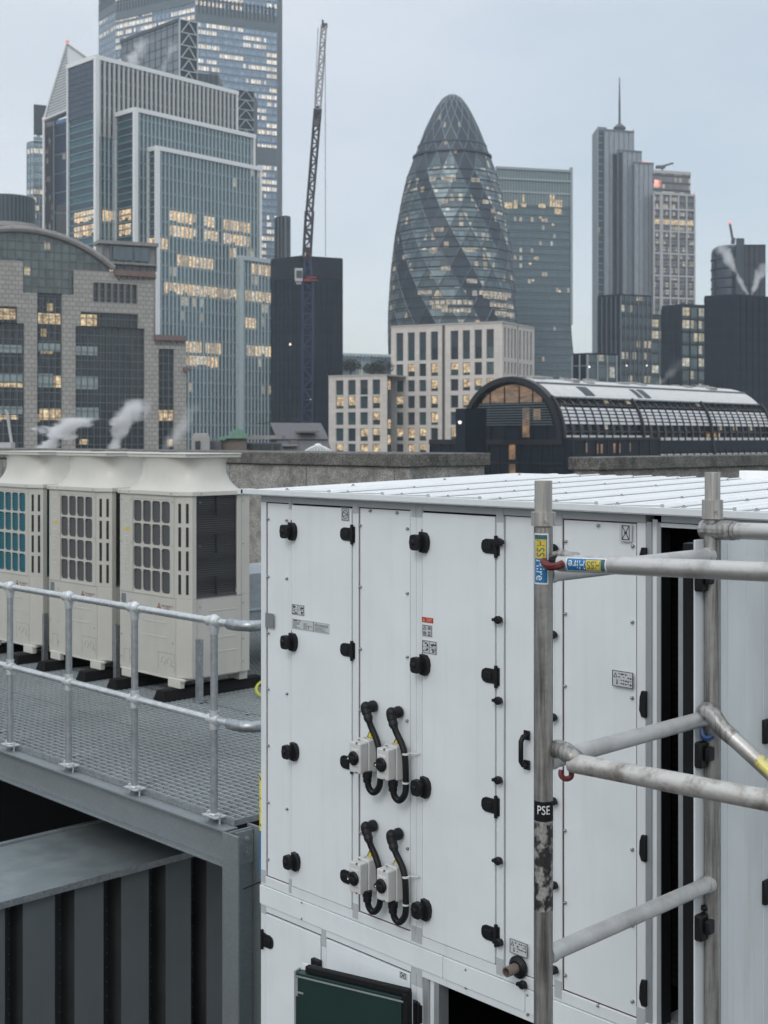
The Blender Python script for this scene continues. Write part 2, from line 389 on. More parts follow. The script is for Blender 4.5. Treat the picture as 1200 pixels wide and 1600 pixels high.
for a, b in ((451.5,455.4),(551.2,559.4),(643,649.8),(650.6,659.4),(775.6,786.4),(866.5,877.5)):
    cp(a, b, ZB-.035, ZB+.035); cp(a, b, ZT-.03, ZR-.012)
cp(994.9,1008.3, ZB-.03, ZB+.05); cp(408,415, ZB-.035, ZB+.03); cp(408,416, ZL-.01, ZM2-.006)
for a, b in ((502.5,509.4),(642.5,650.3),(651,659.4)): cp(a, b, ZL-.05, ZM2-.006)
mb.each('corner_piece', M['corner'], ahu)
def panel(name, pa, pb, z0, z1, gasket=None, proud=-.006, mat='panel'):
    ya, yb = fY(pa), fY(pb); g = .0048 if gasket else .0035
    k = MB(); k.box(XF-proud, XF+.05, ya-g, yb+g, z0+g, z1-(.008 if 'door' in name else g))
    o = k.build(name, M[mat], ahu, bevel=.0025)
    k = MB(); k.box(XF+(.0075 if gasket else .010), XF+.048, ya, yb, z0, z1)
    k.build('gasket', M[gasket or 'gasket'], o)
    return o
def rivets(o, pts):
    k = MB()
    for px, py in pts:
        y, z = fyz(px, py); k.lathe((XF-.0035, y, z), (1,0,0), [(-.003,.002),(-.002,.005),(.0,.0065),(.012,.0065)], 8)
    k.build('rivet', M['rivet'], o, smooth=True)
def latch(parent, px, py, s=1.0):                             # D plate on the door, angular knob on the frame side
    y, z = fyz(px+2, py); k = MB(); h = .050*s
    pr = [(y+.012, z-h*.92), (y+.012, z+h*1.0), (y-.022*s, z+h*.92), (y-.038*s, z+h*.55), (y-.043*s, z), (y-.038*s, z-h*.6), (y-.022*s, z-h)]
    k.extr([(XF+.004, a, b) for a, b in pr], (-.030, 0, 0))
    k.extr([(XF-.026, y+a*s, z+b*s) for a, b in [(.040,-.028),(.045,.0),(.040,.030),(.028,.037),(-.004,.036),(-.018,.020),(-.018,-.024),(-.004,-.037),(.028,-.037)]], (-.030, 0, 0))
    k.box(XF-.002, XF+.01, y+.008, y+.018, z+h*.9, z+h*1.22)
    k.lathe((XF-.056, y+.018, z), (-1,0,0), [(0,.013),(.004,.012),(.005,.009)], 10)
    return k.build('latch', M['black'], parent, smooth=30, bevel=.004)
def hinge(parent, px, py, s=1.0, flip=1):                     # px: the barrel
    y, z = fyz(px, py); k = MB(); h = .033*s; w = .084*s*flip
    pr = [(y, z-h), (y, z+h), (y+w*.7, z+h), (y+w*.92, z+h*.75), (y+w, z+h*.3), (y+w, z-h*.35), (y+w*.9, z-h*.8), (y+w*.7, z-h)]
    k.extr([(XF+.004, a, b) for a, b in pr], (-.014, 0, 0))
    k.tube([(XF-.009, y-.003*flip, z-h*1.5), (XF-.009, y-.003*flip, z+h*1.5)], .0085*s, 10)
    k.box(XF-.006, XF+.004, y-.018*flip, y-.006*flip, z-h*1.2, z+h*1.2)
    k.extr([(XF-.010, y+w*.25, z-h*.5), (XF-.010, y+w*.25, z+h*.5), (XF-.010, y+w*.7, z+h*.5), (XF-.010, y+w*.8, z), (XF-.010, y+w*.7, z-h*.5)], (-.004, 0, 0))
    return k.build('hinge', M['black'], parent, smooth=30, bevel=.002)
def star_knob(parent, px, py, r=.017):
    y, z = fyz(px, py); k = MB()
    k.lathe((XF+.004, y, z), (-1,0,0), [(0,r*.7),(.012,r*.75),(.014,r),(.028,r),(.032,r*.8)], 10)
    k.box(XF-.030, XF-.012, y-.004-r*1.15, y+.004+r*1.15, z-.006, z+.006)
    return k.build('clamp_knob', M['black'], parent, smooth=30)
P1 = panel('side_panel', 415.6, 451.1, ZB, ZT, 'red_gasket')
rivets(P1, [(418.5,811),(447.5,813),(418.5,901),(447.8,904),(419,989),(418.8,1077),(448,1084),(419,1165),(419,1254),(448,1264),(418.5,1343),(448,1355)])
k = MB(); y0, z0 = fyz(416.2, 979.5); y1, z1 = fyz(429, 959); k.box(XF-.0075, XF-.005, y0, y1, z0, z1); k.build('blank_plate', simple('grey_blank_plate', (.25,.26,.27), .4, .3), P1)
D1 = panel('access_door', 455.9, 550.6, ZB, ZT, proud=.004)
for px, py in ((456,830),(457,1002.5),(459,1173.5),(461,1345)): latch(D1, px, py, .90)
for px, py in ((551,835),(551,1016.5),(551,1193),(551,1372.5)): hinge(D1, px, py, .94)
P2 = panel('switch_panel', 560, 640.4, ZB, ZT, 'red_gasket')
rivets(P2, [(578,798),(620,801),(562.8,821),(636.3,826),(562.8,917),(636.2,927),(562.8,1014),(636.2,1026.5),(562.8,1110),(635.8,1126),(562.8,1302),(636.5,1326),(578.5,1427.5),(621,1444)])
D2 = panel('access_door', 660, 775, ZB, ZT, proud=.004)
for px, py in ((661,847),(662,1038),(663,1229),(664,1420)): latch(D2, px, py, .94)
for px, py in ((776,854),(776,1057),(776,1260),(776,1461)): hinge(D2, px, py, .94)
D3 = panel('lift_off_panel', 787, 866, ZB, ZT)
for px, py in ((784,847),(782,968),(782,1094),(782,1218),(782,1344),(783,1471),(868,856),(867,991),(867,1120),(867,1251),(868,1382),(868.5,1514),(820,1537)): star_knob(D3, px, py)
k = MB(); ya, za = fyz(825, 1148); yb, zb = fyz(825, 1195)
k.tube([(XF-.004, ya, za), (XF-.032, ya, za-.004), (XF-.045, ya, za-.022), (XF-.045, ya, zb+.022), (XF-.032, ya, zb+.004), (XF-.004, ya, zb)], .0105, 10)
k.box(XF-.012, XF-.004, ya-.014, ya+.014, za-.020, za+.018); k.box(XF-.012, XF-.004, ya-.014, ya+.014, zb-.018, zb+.020)
k.build('bow_handle', M['black'], D3, smooth=True)
yc, zc = fyz(812, 1510); k = MB()
k.lathe((XF-.006, yc, zc), (-1,0,0), [(0,.046),(.008,.046),(.014,.036),(.020,.030)], 24); dr = k.build('drain_flange', M['black'], D3, smooth=30)
k = MB(); k.lathe((XF-.02, yc, zc), (-1,0,0), [(0,.021),(.065,.021),(.065,.0165),(.03,.0165)], 20); k.build('drain_pipe', simple('brown_drain_pipe', (.20,.165,.14), .4, .2), dr, smooth=30)
P3 = panel('side_panel', 878.2, 994.4, ZB, ZT, 'red_gasket')
rivets(P3, [(934.5,821),(883.5,846),(988.5,853.5),(883,959),(987.7,972),(882.5,1072),(987.5,1090.5),(882.5,1298),(987.5,1327.5),(882.8,1410.5),(988,1446.5),(883,1524),(988,1565),(934.5,1571.5)])
for py in (876,1100,1325,1551):                               # half-round catches on the last post
    y, z = fyz(1006.5, py); k = MB()
    k.extr([(XF+.02, y-.012, z-.05), (XF+.02, y-.012, z+.05), (XF+.02, y+.008, z+.05), (XF+.02, y+.016, z+.024), (XF+.02, y+.018, z-.024), (XF+.02, y+.008, z-.05)], (-.03,0,0))
    k.build('catch', M['black'], ahu, smooth=30, bevel=.003)
# the plain beam between the decks, with its joints and screws
k = MB()
ys = [YL+.004, fY(693), fY(821.5), YR]
for i in range(3): k.box(XF-.006, XF+.05, ys[i]-.0015, ys[i+1]+.0015, ZM2, ZM1)
bm_ = k.build('deck_beam', M['panel'], ahu, bevel=.002)
k = MB()
for px, py in ((473,1410),(473,1435),(729,1514.5),(729,1543),(825.5,1554),(825.5,1585)):
    y, z = fyz(px, py); k.lathe((XF-.0055, y, z), (1,0,0), [(-.004,.003),(-.002,.006),(.01,.006)], 8)
k.build('screw', M['rivet'], bm_, smooth=True)
# lower deck
L1 = panel('lower_door', 415.6, 502, ZD+.12, ZL, proud=.004)
hinge(L1, 412, 1467, 1.0, -1); 
y, z = fyz(497.5, 1492); k = MB(); k.box(XF-.026, XF+.0, y-.03, y+.03, z-.06, z-.016); k.build('latch', M['black'], L1, bevel=.006)
L2 = panel('lower_door', 510, 642, ZD+.12, ZL, proud=.004)
# green-lined door folded back over it
hy, fy_ = 4.050, 4.618
A = V((XF-.045, hy)); Bd = V((XF-.215, fy_)); dd = (Bd-A).normalized(); nn = V((-dd.y, dd.x))
if nn.x > 0: nn = -nn
zt = CAM - 2.436
k = MB(); zb_ = ZD + .14
def slab(k, u0, u1, n0, n1, z0, z1, m=0):
    c = A + dd*((u0+u1)/2) + nn*((n0+n1)/2)
    k.obox((c.x, c.y, (z0+z1)/2), p3(dd*((u1-u0)/2), 0), p3(nn*((n1-n0)/2), 0), (0,0,(z1-z0)/2), m)
LW = (Bd-A).length
slab(k, 0, LW-.012, 0, .006, zb_, zt)
gd = k.build('open_door', M['panel'], ahu, bevel=.002)
k = MB(); slab(k, .030, LW-.010, .0065, .052, zb_+.02, zt-.028); k.build('green_liner', M['green'], gd, bevel=.002)
k = MB(); slab(k, .002, LW-.05, .007, .040, zt-.026, zt+.004); slab(k, .0, .028, .006, .050, zb_, zt-.01); k.build('gasket', M['gasket'], gd, bevel=.004)
k = MB(); slab(k, .02, LW, .0525, .055, zt-.047, zt-.040); slab(k, LW-.009, LW, .010, .055, zb_, zt-.02); slab(k, LW-.05, LW-.008, .0525, .056, zt-.12, zt-.113); slab(k, LW-.02, LW-.008, .0525, .0565, zt-.135, zt-.05)
k.build('edge_trim', M['alu_trim'], gd)
hinge(gd, 655, 1583, 1.0, 1)
y, z = fyz(652, 1583); k = MB(); k.box(XF-.05, XF-.005, y-.012, y+.016, z-.05, z+.06); k.build('hinge_block', M['black'], gd, bevel=.004)
# open door of the upper deck, swung out square to the front
XD0, XD1, YD = 3.565, XF-.085, 2.275                          # free edge, hinge side, outer face
k = MB(); k.box(XD0, XD1, YD, YD+.006, ZB+.004, ZT+.0)
ud = k.build('open_door', M['panel_rib'], ahu, bevel=.002)
k = MB()                                                      # shallow ribs pressed in its skin
for x in (3.565+.19, 3.565+.31, 3.565+.42): k.box(x, x+.006, YD-.0012, YD+.003, ZB+.03, ZT-.02)
k.build('pressed_rib', M['panel_rib'], ud)
k = MB(); k.box(XD0+.002, XD1-.002, YD+.0065, YD+.047, ZB+.02, ZT-.012); k.build('gasket', M['gasket'], ud, bevel=.003)
k = MB(); k.box(XD0+.010, XD0+.026, YD+.048, YD+.068, ZB+.02, ZT-.06); k.build('edge_trim', M['alu_trim'], ud)
for py in (900, 1173, 1440):                                  # cam latches near the free edge
    z = zat(py, V((3.63, YD)))
    k = MB(); k.box(XD0-.002, XD0+.095, YD-.024, YD+.004, z-.044, z+.038); k.box(XD0+.012, XD0+.07, YD-.042, YD-.024, z-.022, z+.024); k.box(XD0+.03, XD0+.05, YD-.02, YD, z+.044, z+.062)
    k.build('latch', M['black'], ud, smooth=30, bevel=.006)
for py in (1140, 1390):
    z = zat(py, V((XD1-.03, YD))); k = MB(); k.box(XD1-.075, XD1+.0, YD-.016, YD+.003, z-.042, z+.040); k.tube([(XD1+.014, YD-.012, z-.058), (XD1+.014, YD-.012, z+.056)], .013, 10); k.box(XD1, XF-.002, YD-.014, YD+.002, z-.035, z+.035)
    k.build('hinge', M['black'], ud, smooth=30, bevel=.005)
k = MB(); z = zat(1118, V((3.60, YD))); k.box(XD0+.012, XD0+.085, YD-.002, YD+.002, z-.018, z+.024); wl = k.build('warning_label', M['red'], ud)
k = MB(); k.extr([(XD0+.018, YD-.0025, z-.014), (XD0+.036, YD-.0025, z-.014), (XD0+.027, YD-.0025, z+.014)], (0,-.0008,0)); k.build('warning_triangle', simple('orange_mark', (.7,.2,.04), .5), wl)
# inside, behind the openings
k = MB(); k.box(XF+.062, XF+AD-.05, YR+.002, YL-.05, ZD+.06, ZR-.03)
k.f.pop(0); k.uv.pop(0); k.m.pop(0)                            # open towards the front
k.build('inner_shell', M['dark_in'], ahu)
k = MB(); k.box(XF+.32, XF+.36, 2.15, 2.95, ZB+.02, ZT-.03); k.build('coil', M['coil_in'], ahu)
k = MB(); k.box(XF+.08, XF+.30, 2.15, 2.83, ZB-.02, ZB+.004); k.build('drip_tray', M['alu_trim'], ahu)
k = MB(); k.box(XF+.07, XF+AD, YL-.045, YL-.001, ZD, ZR); k.box(XF+AD-.045, XF+AD, YR, YL-.046, ZD, ZR); k.build('casing_wall', M['panel'], ahu)
for za, zb, nm in ((ZB, ZT, 'side_panel'), (ZD+.12, ZL, 'lower_door')):   # closed panels past the open door
    o = None
    k = MB(); k.box(XF+.004, XF+.05, YR+.06, yo2-.104, za+.004, zb-.004); o = k.build(nm, M['panel'], ahu, bevel=.0025)
    k = MB(); k.box(XF+.010, XF+.048, YR+.056, yo2-.10, za, zb); k.build('gasket', M['gasket'], o)
k = MB(); k.box(XF, XF+.06, YR, YR+.055, ZD+.12, ZR-.001); k.build('corner_post', M['frame'], ahu, bevel=.003)
# roof: a shallow slope of lapped sheets with ribs, and its edge flashing
XRF, XRB = XF-.055, XF+AD+.03
zf, zb2 = CAM-.262, CAM-.216
k = MB(); k.extr([(XRF, YL+.07, ZR+.0), (XRF, YL+.07, zf), (XRB, YL+.07, zb2), (XRB, YL+.07, ZR)], (0, YR-YL-.07-.3, 0)); rf = k.build('roof', M['roofw'], ahu, bevel=.003)
k = MB(); k.box(XRF-.004, XRF+.01, YL+.09, YR-.3, ZR+.004, zf+.006); k.box(XRF-.004, XF+.02, YL+.072, YL+.12, ZR+.002, zf+.004); k.build('roof_flashing', M['frame'], rf, bevel=.002)
def roofz(x): return zf + (zb2-zf)*(x-XRF)/(XRB-XRF)
seams = [fyz(p, 0, .03)[0] for p in (517.6, 601, 672.5)]
st = .302; ys2 = [YL-.12] + seams
while ys2[-1] - st > YR-.25: ys2.append(ys2[-1]-st)
seam, rib, step, fas, gap = MB(), MB(), MB(), MB(), MB()
for i, y in enumerate(ys2):
    x0 = XRF+.02
    if i: seam.bar((x0, y, roofz(x0)+.006), (XRB-.01, y, roofz(XRB)+.004), .012, .009); gap.bar((x0, y-.0072, roofz(x0)+.0015), (XRB-.01, y-.0072, roofz(XRB)+.0015), .0024, .004); step.box(x0-.018, x0-.002, y-.002, y+.002, zf-.002, zf+.018)
    yn = ys2[i+1] if i+1 < len(ys2) else y-st
    step.bar((x0+.004, yn+.004, roofz(x0)+.010), (x0+.004, yn+(y-yn)*.9, roofz(x0)+.002), .006, .005)
    for q in (.3, .62): rib.bar((x0+.01, y+(yn-y)*q, roofz(x0)+.003), (XRB-.012, y+(yn-y)*q, roofz(XRB)+.002), .030, .005)
    for xq in (.10, .55, 1.25, 1.9):
        fas.lathe((XRF+xq, y-.035, roofz(XRF+xq)+.002), (0,0,1), [(0,.011),(.003,.011),(.004,.005),(.009,.005)], 8)
seam.build('seam', M['roofw'], rf); rib.build('sheet_rib', M['roofw'], rf); step.each('lapped_edge', M['corner'], rf, bevel=0); fas.each('screw', M['rivet'], rf, smooth=True); gap.build('seam_groove', simple('roof_groove', (.30,.32,.33), .6), rf)
k = MB(); k.box(XRB-.06, XRB+.0, YR-.3, fY(760), zb2-.002, zb2+.045); k.build('ridge_cap', M['roofw'], rf, bevel=.004)

# ---- labels on the doors
def plate(parent, pa, pya, pb, pyb, kind, off=.0045, mat='label'):
    ya, za = fyz(pa, pya); yb = fY(pb); zb = fyz(pb, pyb)[1]
    k = MB(); k.box(XF-off-.0012, XF-off+.0005, ya, yb, zb, za); o = k.build('label', M[mat], parent)
    w, h = ya-yb, za-zb; x = XF-off-.0013; k = MB(); rnd = random.Random(int(pa*7+pya))
    def r(u0, u1, v0, v1): k.box(x-.0006, x+.0005, ya-u0*w, ya-u1*w, za-v0*h, za-v1*h)
    def fr(u0, u1, v0, v1, t=.03):
        r(u0,u1,v0,v0+t); r(u0,u1,v1-t,v1); r(u0,u0+t,v0+t,v1-t); r(u1-t,u1,v0+t,v1-t)
    def P(u, v): return (x-.0006, ya-u*w, za-v*h)
    def line(u0,v0,u1,v1,t=.0016): k.bar(P(u0,v0), P(u1,v1), t, .0008, (1,0,0))
    if kind == 'fan':
        fr(.08,.92,.05,.95,.05)
        n = 18; 
        for i in range(n):
            a, b = 2*math.pi*i/n, 2*math.pi*(i+1)/n
            line(.5+.31*math.cos(a), .5+.3*math.sin(a), .5+.31*math.cos(b), .5+.3*math.sin(b), .003)
        line(.26,.32,.74,.5,.003); line(.26,.68,.74,.5,.003)
    elif kind == 'damper':
        fr(.18,.82,.08,.92,.05)
        line(.2,.1,.8,.9,.003); line(.8,.1,.2,.9,.003); r(.40,.60,.44,.56)
    elif kind == 'icons':
        fr(.03,.97,.03,.97,.03); r(.49,.51,.03,.97); r(.03,.97,.49,.51)
        for i in (0,1):
            for j in (0,1):
                cx, cy = .25+.5*i, .25+.5*j
                for q in range(5):
                    a, b = cx-.18+rnd.random()*.3, cy-.17+rnd.random()*.28; r(a, a+.05+rnd.random()*.08, b, b+.04+rnd.random()*.12)
    elif kind == 'warn':
        fr(.08,.92,.06,.94,.04)
        for i in (0,1):
            for j in (0,1):
                cx, cy = .30+.4*i, .28+.43*j
                if (i, j) == (0, 0): line(cx-.12,cy+.12,cx,cy-.14,.002); line(cx+.12,cy+.12,cx,cy-.14,.002); line(cx-.12,cy+.12,cx+.12,cy+.12,.002)
                elif (i, j) == (1, 1): fr(cx-.10,cx+.10,cy-.15,cy+.17,.05)
                else:
                    for q in range(10):
                        a, b = 2*math.pi*q/10, 2*math.pi*(q+1)/10; line(cx+.12*math.cos(a), cy+.13*math.sin(a), cx+.12*math.cos(b), cy+.13*math.sin(b), .002)
                    r(cx-.05,cx+.05,cy-.05,cy+.05)
    elif kind == 'data':
        r(0,1,.0,.02); r(0,1,.98,1); r(.58,.59,.02,.98)
        r(.05,.16,.08,.2); r(.18,.24,.08,.11); r(.18,.26,.15,.18)
        for j in range(6):
            v = .3+.11*j; r(.04, .1+rnd.random()*.14, v, v+.035); r(.32, .36+rnd.random()*.1, v, v+.03)
        line(.46,.9,.46,.55,.002); line(.46,.55,.55,.55,.002)
        line(.62,.38,.66,.12,.002); line(.66,.12,.70,.38,.002); line(.62,.38,.70,.38,.002)
        for i in range(4): fr(.72+.065*i, .77+.065*i, .2, .42, .012)
        for j in range(4): r(.62,.80+rnd.random()*.15,.52+.11*j,.55+.11*j)
    elif kind == 'notice':
        fr(.0,1,.0,1,.035); line(.08,.42,.16,.16,.002); line(.16,.16,.24,.42,.002); line(.08,.42,.24,.42,.002)
        for j in range(4):
            for i in range(6):
                if rnd.random() < .75: a = .30+.11*i; r(a, a+.05+rnd.random()*.05, .15+.2*j, .18+.2*j+rnd.random()*.09)
        r(.2,.22,.55,.85); r(.26,.28,.55,.85); r(.22,.26,.82,.85)
    elif kind == 'red':
        r(.40,.92,.22,.36); r(.40,.85,.5,.58); r(.40,.9,.70,.78)
        k.extr([P(.10,.8), P(.30,.8), P(.20,.2)], (-.0008,0,0))
    k.build('print', M['ink'] if kind != 'red' else simple('pale_red_print', (.62,.30,.22), .5), o)
plate(D1, 534.5, 793, 547.5, 814.5, 'fan')
plate(D1, 457, 943, 477, 962.5, 'icons'); plate(D1, 457, 966, 516, 990.5, 'data')
plate(D2, 660.6, 963.5, 678, 974, 'red', mat='red'); plate(D2, 660.6, 974.6, 677, 996, 'warn'); plate(D2, 660.6, 999, 684, 1023.5, 'icons')
plate(D3, 798.5, 1465, 826, 1497, 'notice', .0068)
plate(P3, 970, 818, 989, 846.5, 'damper', .0068); plate(P3, 958.5, 1046, 991, 1076, 'notice', .0068)
y, z = fyz(632, 1527); 
plate(L2, 625, 1516, 637.5, 1532, 'damper')

# ---- rotary isolators with their conduits
def isolator(px_r, py_b, dz=0):
    y, z = fyz(px_r, py_b); z += dz; w, h, d = .078, .150, .100
    k = MB()
    k.box(XF-.055, XF-.007, y, y+w+.004, z-.002, z+h+.002); k.box(XF-.006-d, XF-.056, y+.004, y+w, z+.006, z+h-.006)
    o = k.build('isolator_switch', M['iso'], ahu, bevel=.005)
    xx = XF-.006-d
    k = MB(); k.box(xx-.004, xx+.002, y+.014, y+w-.010, z+.036, z+h-.034); k.build('cover_plate', M['iso'], o, bevel=.003)
    k = MB(); c = (xx-.004, y+w*.52, z+h*.5)
    k.lathe(c, (-1,0,0), [(0,.032),(.008,.032),(.011,.029),(.013,.028)], 24); k.box(xx-.028, xx-.014, c[1]-.027, c[1]+.027, c[2]-.009, c[2]+.009)
    k.build('knob', M['black'], o, smooth=30, bevel=.002)
    k = MB(); k.box(xx-.0288, xx-.027, c[1]+.012, c[1]+.018, c[2]-.004, c[2]+.004); k.build('knob_mark', M['tie'], o)
    k = MB()
    for q, zq in ((w*.35, z+h-.006), (w*.35, z+.010)): k.lathe((xx+.002, y+q, zq), (-1,0,0), [(0,.005),(.005,.005)], 8)
    for xq in (.03, .07): k.lathe((XF-xq, y+.05, z+h), (0,0,1), [(0,.006),(.004,.006)], 8)
    k.build('cover_screw', M['rivet'], o)
def sign(px, py):
    y, z = fyz(px, py); s = .030; x = XF-.0062
    k = MB(); k.extr([(x, y+s, z-s*.9), (x, y-s, z-s*.9), (x, y, z+s*.9)], (-.001,0,0)); o = k.build('warning_sign', M['yellow'], ahu)
    k = MB(); x -= .0012
    for a, b in (((s,-.9*s),(-s,-.9*s)), ((-s,-.9*s),(0,.9*s)), ((0,.9*s),(s,-.9*s))): k.bar((x, y+a[0], z+a[1]), (x, y+b[0], z+b[1]), .004, .001, (1,0,0))
    k.bar((x, y+.003, z+.010), (x, y-.004, z-.006), .005, .001, (1,0,0)); k.bar((x, y-.004, z-.004), (x, y+.002, z-.018), .004, .001, (1,0,0))
    k.build('print', M['ink'], o)
def smoothpath(pts, n=6):
    P = [V(p) for p in pts]; P = [P[0]*2-P[1]] + P + [P[-1]*2-P[-2]]; out = []
    for i in range(1, len(P)-2):
        a, b, c, d = P[i-1:i+3]
        for j in range(n):
            t = j/n; out.append(.5*((2*b)+(c-a)*t+(2*a-5*b+4*c-d)*t*t+(3*b-a-3*c+d)*t**3))
    return out + [P[-2]]
def conduit(pts, dz, gl):
    """pts: (px, py, stand-off) down the loop into the box; gl: the wall fitting"""
    w = []
    for px, py, off in pts:
        y, z = fyz(px, py, off); w.append((XF-off, y, z+dz))
    k = MB(); k.tube(smoothpath(w), .0150, 12); 
    for q in range(0): pass
    o = k.build('conduit', M['cable'], ahu, smooth=True)
    k = MB(); y, z = fyz(gl[0], gl[1]); z += dz
    k.lathe((XF-.004, y, z), (-1,0,0), [(0,.027),(.014,.027),(.018,.024),(.045,.023)], 18)
    k.ball((XF-.050, y+.004, z+.002), .025, 14, 10)
    a = V(w[0]); e = V((XF-.052, y+.006, z)); d = (a-e).normalized()
    k.lathe(e, d, [(.0,.023),(.030,.023),(.032,.0205),(.042,.0205),(.044,.0215),(.056,.0215),(.058,.018),(.066,.018)], 14)
    k.build('elbow_gland', M['black'], o, smooth=35)
    k = MB(); e = V(w[-1]); k.lathe(e+V((0,0,-.012)), (0,0,1), [(0,.018),(.002,.020),(.022,.020),(.024,.023),(.05,.023)], 12); k.build('box_gland', M['black'], o, smooth=35)
    k = MB(); y, z = fyz(gl[0]+4, gl[1]+1); k.lathe((XF-.031, y, z+dz), (-.6,-.8,0), [(0,.005),(.004,.005)], 8); k.build('gland_screw', M['tie'], o)
    return o
def tie(px, py, dz, l=.05):
    y, z = fyz(px, py, .045); k = MB(); z += dz
    k.lathe((XF-.045, y, z-.004), (0,0,1), [(0,.0168),(.008,.0168)], 14); k.bar((XF-.030, y, z), (XF-.008, y-l, z+.004), .006, .004)
    k.build('cable_tie', M['tie'], ahu)
for row in (0, 1):
    dz = 0
    dp = 0 if row == 0 else 186.5
    isolator(590, 1206+dp); isolator(633.5, 1216.5+dp*1.005+(.5 if row else 0))
    sign(582.5, 1144+dp*1.0); sign(623, 1156.5+dp*1.005)
    conduit([(576,1124+dp,.055),(580,1136+dp,.05),(587,1152+dp,.045),(592,1170+dp,.045),(594,1195+dp,.045),(594,1222+dp,.045),(590,1234+dp,.046),(583,1238+dp,.05),(576.5,1231+dp,.058),(574,1218+dp,.062)], dz, (585,1103+dp))
    d2 = dp*1.02
    conduit([(615,1133+d2,.055),(620,1146+d2,.05),(628,1163+d2,.045),(632.5,1180+d2,.045),(634,1205+d2,.045),(634,1234+d2,.045),(630,1246+d2,.046),(623,1250.5+d2,.05),(616.5,1244+d2,.058),(614,1232+d2,.062)], dz, (625,1112+d2))
    tie(634, 1178+dp*1.03, dz); tie(634, 1223+dp*1.02, dz)
# thin strip of printed tape hanging off the unit's far corner
k = MB(); y0 = YL+.004
k.box(XF+.012, XF+.014, y0, y0+.022, fyz(407,1300)[1], fyz(407,1210)[1], 1); k.box(XF+.012, XF+.014, y0, y0+.022, fyz(407,1372)[1], fyz(407,1300)[1], 0)
k.build('edge_tape', [M['sblue'], M['yel_worn']], ahu)

# ================================================================= SCAFFOLD TOWER
ZA = 3.55
PA = at(849, ZA); PB = PA + V((.85, 0))
sca = thing('scaffold_tower', p3(PA, ZD), 'scuffed aluminium scaffold tower frame with ribbed rungs and clipped-on braces', 'scaffold')
def leanx(p, z, k=-.006): return V((p.x, p.y, z))
def mast(P, ztop, zcol0, zcol1, r):
    k = MB(); k.tube([p3(P, ZD+.05), p3(P, zcol0)], r, 32, True, .035)
    o = k.build('post', M['alu'], sca, smooth=60)
    k = MB(); k.tube([p3(P, zcol0+.003), p3(P, zcol1)], r*1.27, 28); k.tube([p3(P, zcol1), p3(P, ztop)], r*.93, 24, True, .05)
    k.lathe(p3(P, zcol0+(zcol1-zcol0)*.45)+V((-.021,-.024,0)), (-.66,-.75,0), [(0,.004),(.013,.004)], 8)
    k.build('spigot', M['alu_s'], o, smooth=60)
    return o
poA = mast(PA, CAM+zat(751, PA)-CAM, zat(823, PA), zat(800, PA), .0262)
poB = mast(PB, zat(738, PB), zat(812, PB), zat(781, PB), .0262)
for zr in (-.372, -.885, -1.415, -1.93, -2.45):
    k = MB(); z = CAM + zr; e = V((.024, 0, 0))
    k.tube([p3(PA, z)+e, p3(PB, z)-e], .0235, 40, True, .045)
    k.tube([p3(PB, z)-e*1.8, p3(PB, z)-e*.7], .0265, 20); k.tube([p3(PA, z)+e*.7, p3(PA, z)+e*1.8], .0265, 20)
    k.build('rung', M['alu_r'], sca, smooth=50)
def brace(name, a, b, r, mat):
    k = MB(); k.tube([a, b], r, 22); return k.build(name, M[mat], sca, smooth=True)
d1 = V((0,-1,0))
def pt(px, py, Z): return W(px, py, Z)
# top brace: clipped to the near post just above the top rung
b0, b1 = pt(883, 880, 3.47), pt(1200, 893.5, 3.06); dirb = (b1-b0).normalized(); b2 = b0 + dirb*1.75
tb = brace('brace', b0-dirb*.015, b2, .0235, 'alu_h')
k = MB(); c = b0 - dirb*.0
k.tube([c-dirb*.040+V((0,0,.022)), c-dirb*.005+V((0,0,.024)), c+dirb*.03+V((0,0,.012))], [.009,.013,.012], 10)
k.obox(c-dirb*.012+V((.02,0,.018)), dirb*.032, V((0,0,.010)), dirb.cross(V((0,0,1)))*.022)
k.build('hook_jaw', M['alu'], tb, smooth=40, bevel=.006)
k = MB(); q = pt(858, 880, 3.50); e = (q - c); 
k.tube(smoothpath([pt(880, 880, 3.46), pt(872, 884, 3.44), pt(858, 885, 3.46), pt(849.5, 877, 3.50)], 4), [.011]*13, 8)
k.build('lever', M['redlever'], tb, smooth=40)
k = MB(); k.lathe(c-dirb*.016, -dirb, [(0,.0225),(.012,.020),(.03,.016)], 16); k.build('socket', M['gasket'], tb)
# second brace: hooks over the middle rung
c0, c1 = pt(884, 1190, 3.50), pt(1200, 1250.5, 3.08); dirc = (c1-c0).normalized(); c2 = c0 + dirc*1.75
b_ = brace('brace', c0+dirc*.02, c2, .0262, 'alu_p')
k = MB(); k.tube([c0+dirc*.28, c0+dirc*.40], .0272, 22); k.build('collar', M['alu_p'], b_, smooth=True)
jaw = [pt(905, 1192, 3.485), pt(893, 1182, 3.485), pt(880, 1172, 3.515), pt(869, 1170, 3.555), pt(864, 1180, 3.595), pt(866, 1194, 3.60)]
k = MB(); k.tube(smoothpath(jaw, 4), [.026]*8+[.024]*8+[.020]*5, 14); k.build('hook_jaw', M['alu'], b_, smooth=50)
k = MB(); k.tube(smoothpath([pt(877, 1203, 3.50), pt(877, 1212, 3.495), pt(884, 1217, 3.49), pt(892, 1214, 3.49), pt(893, 1205, 3.49)], 4), .0075, 8); k.build('lever', M['redlever'], b_, smooth=40)
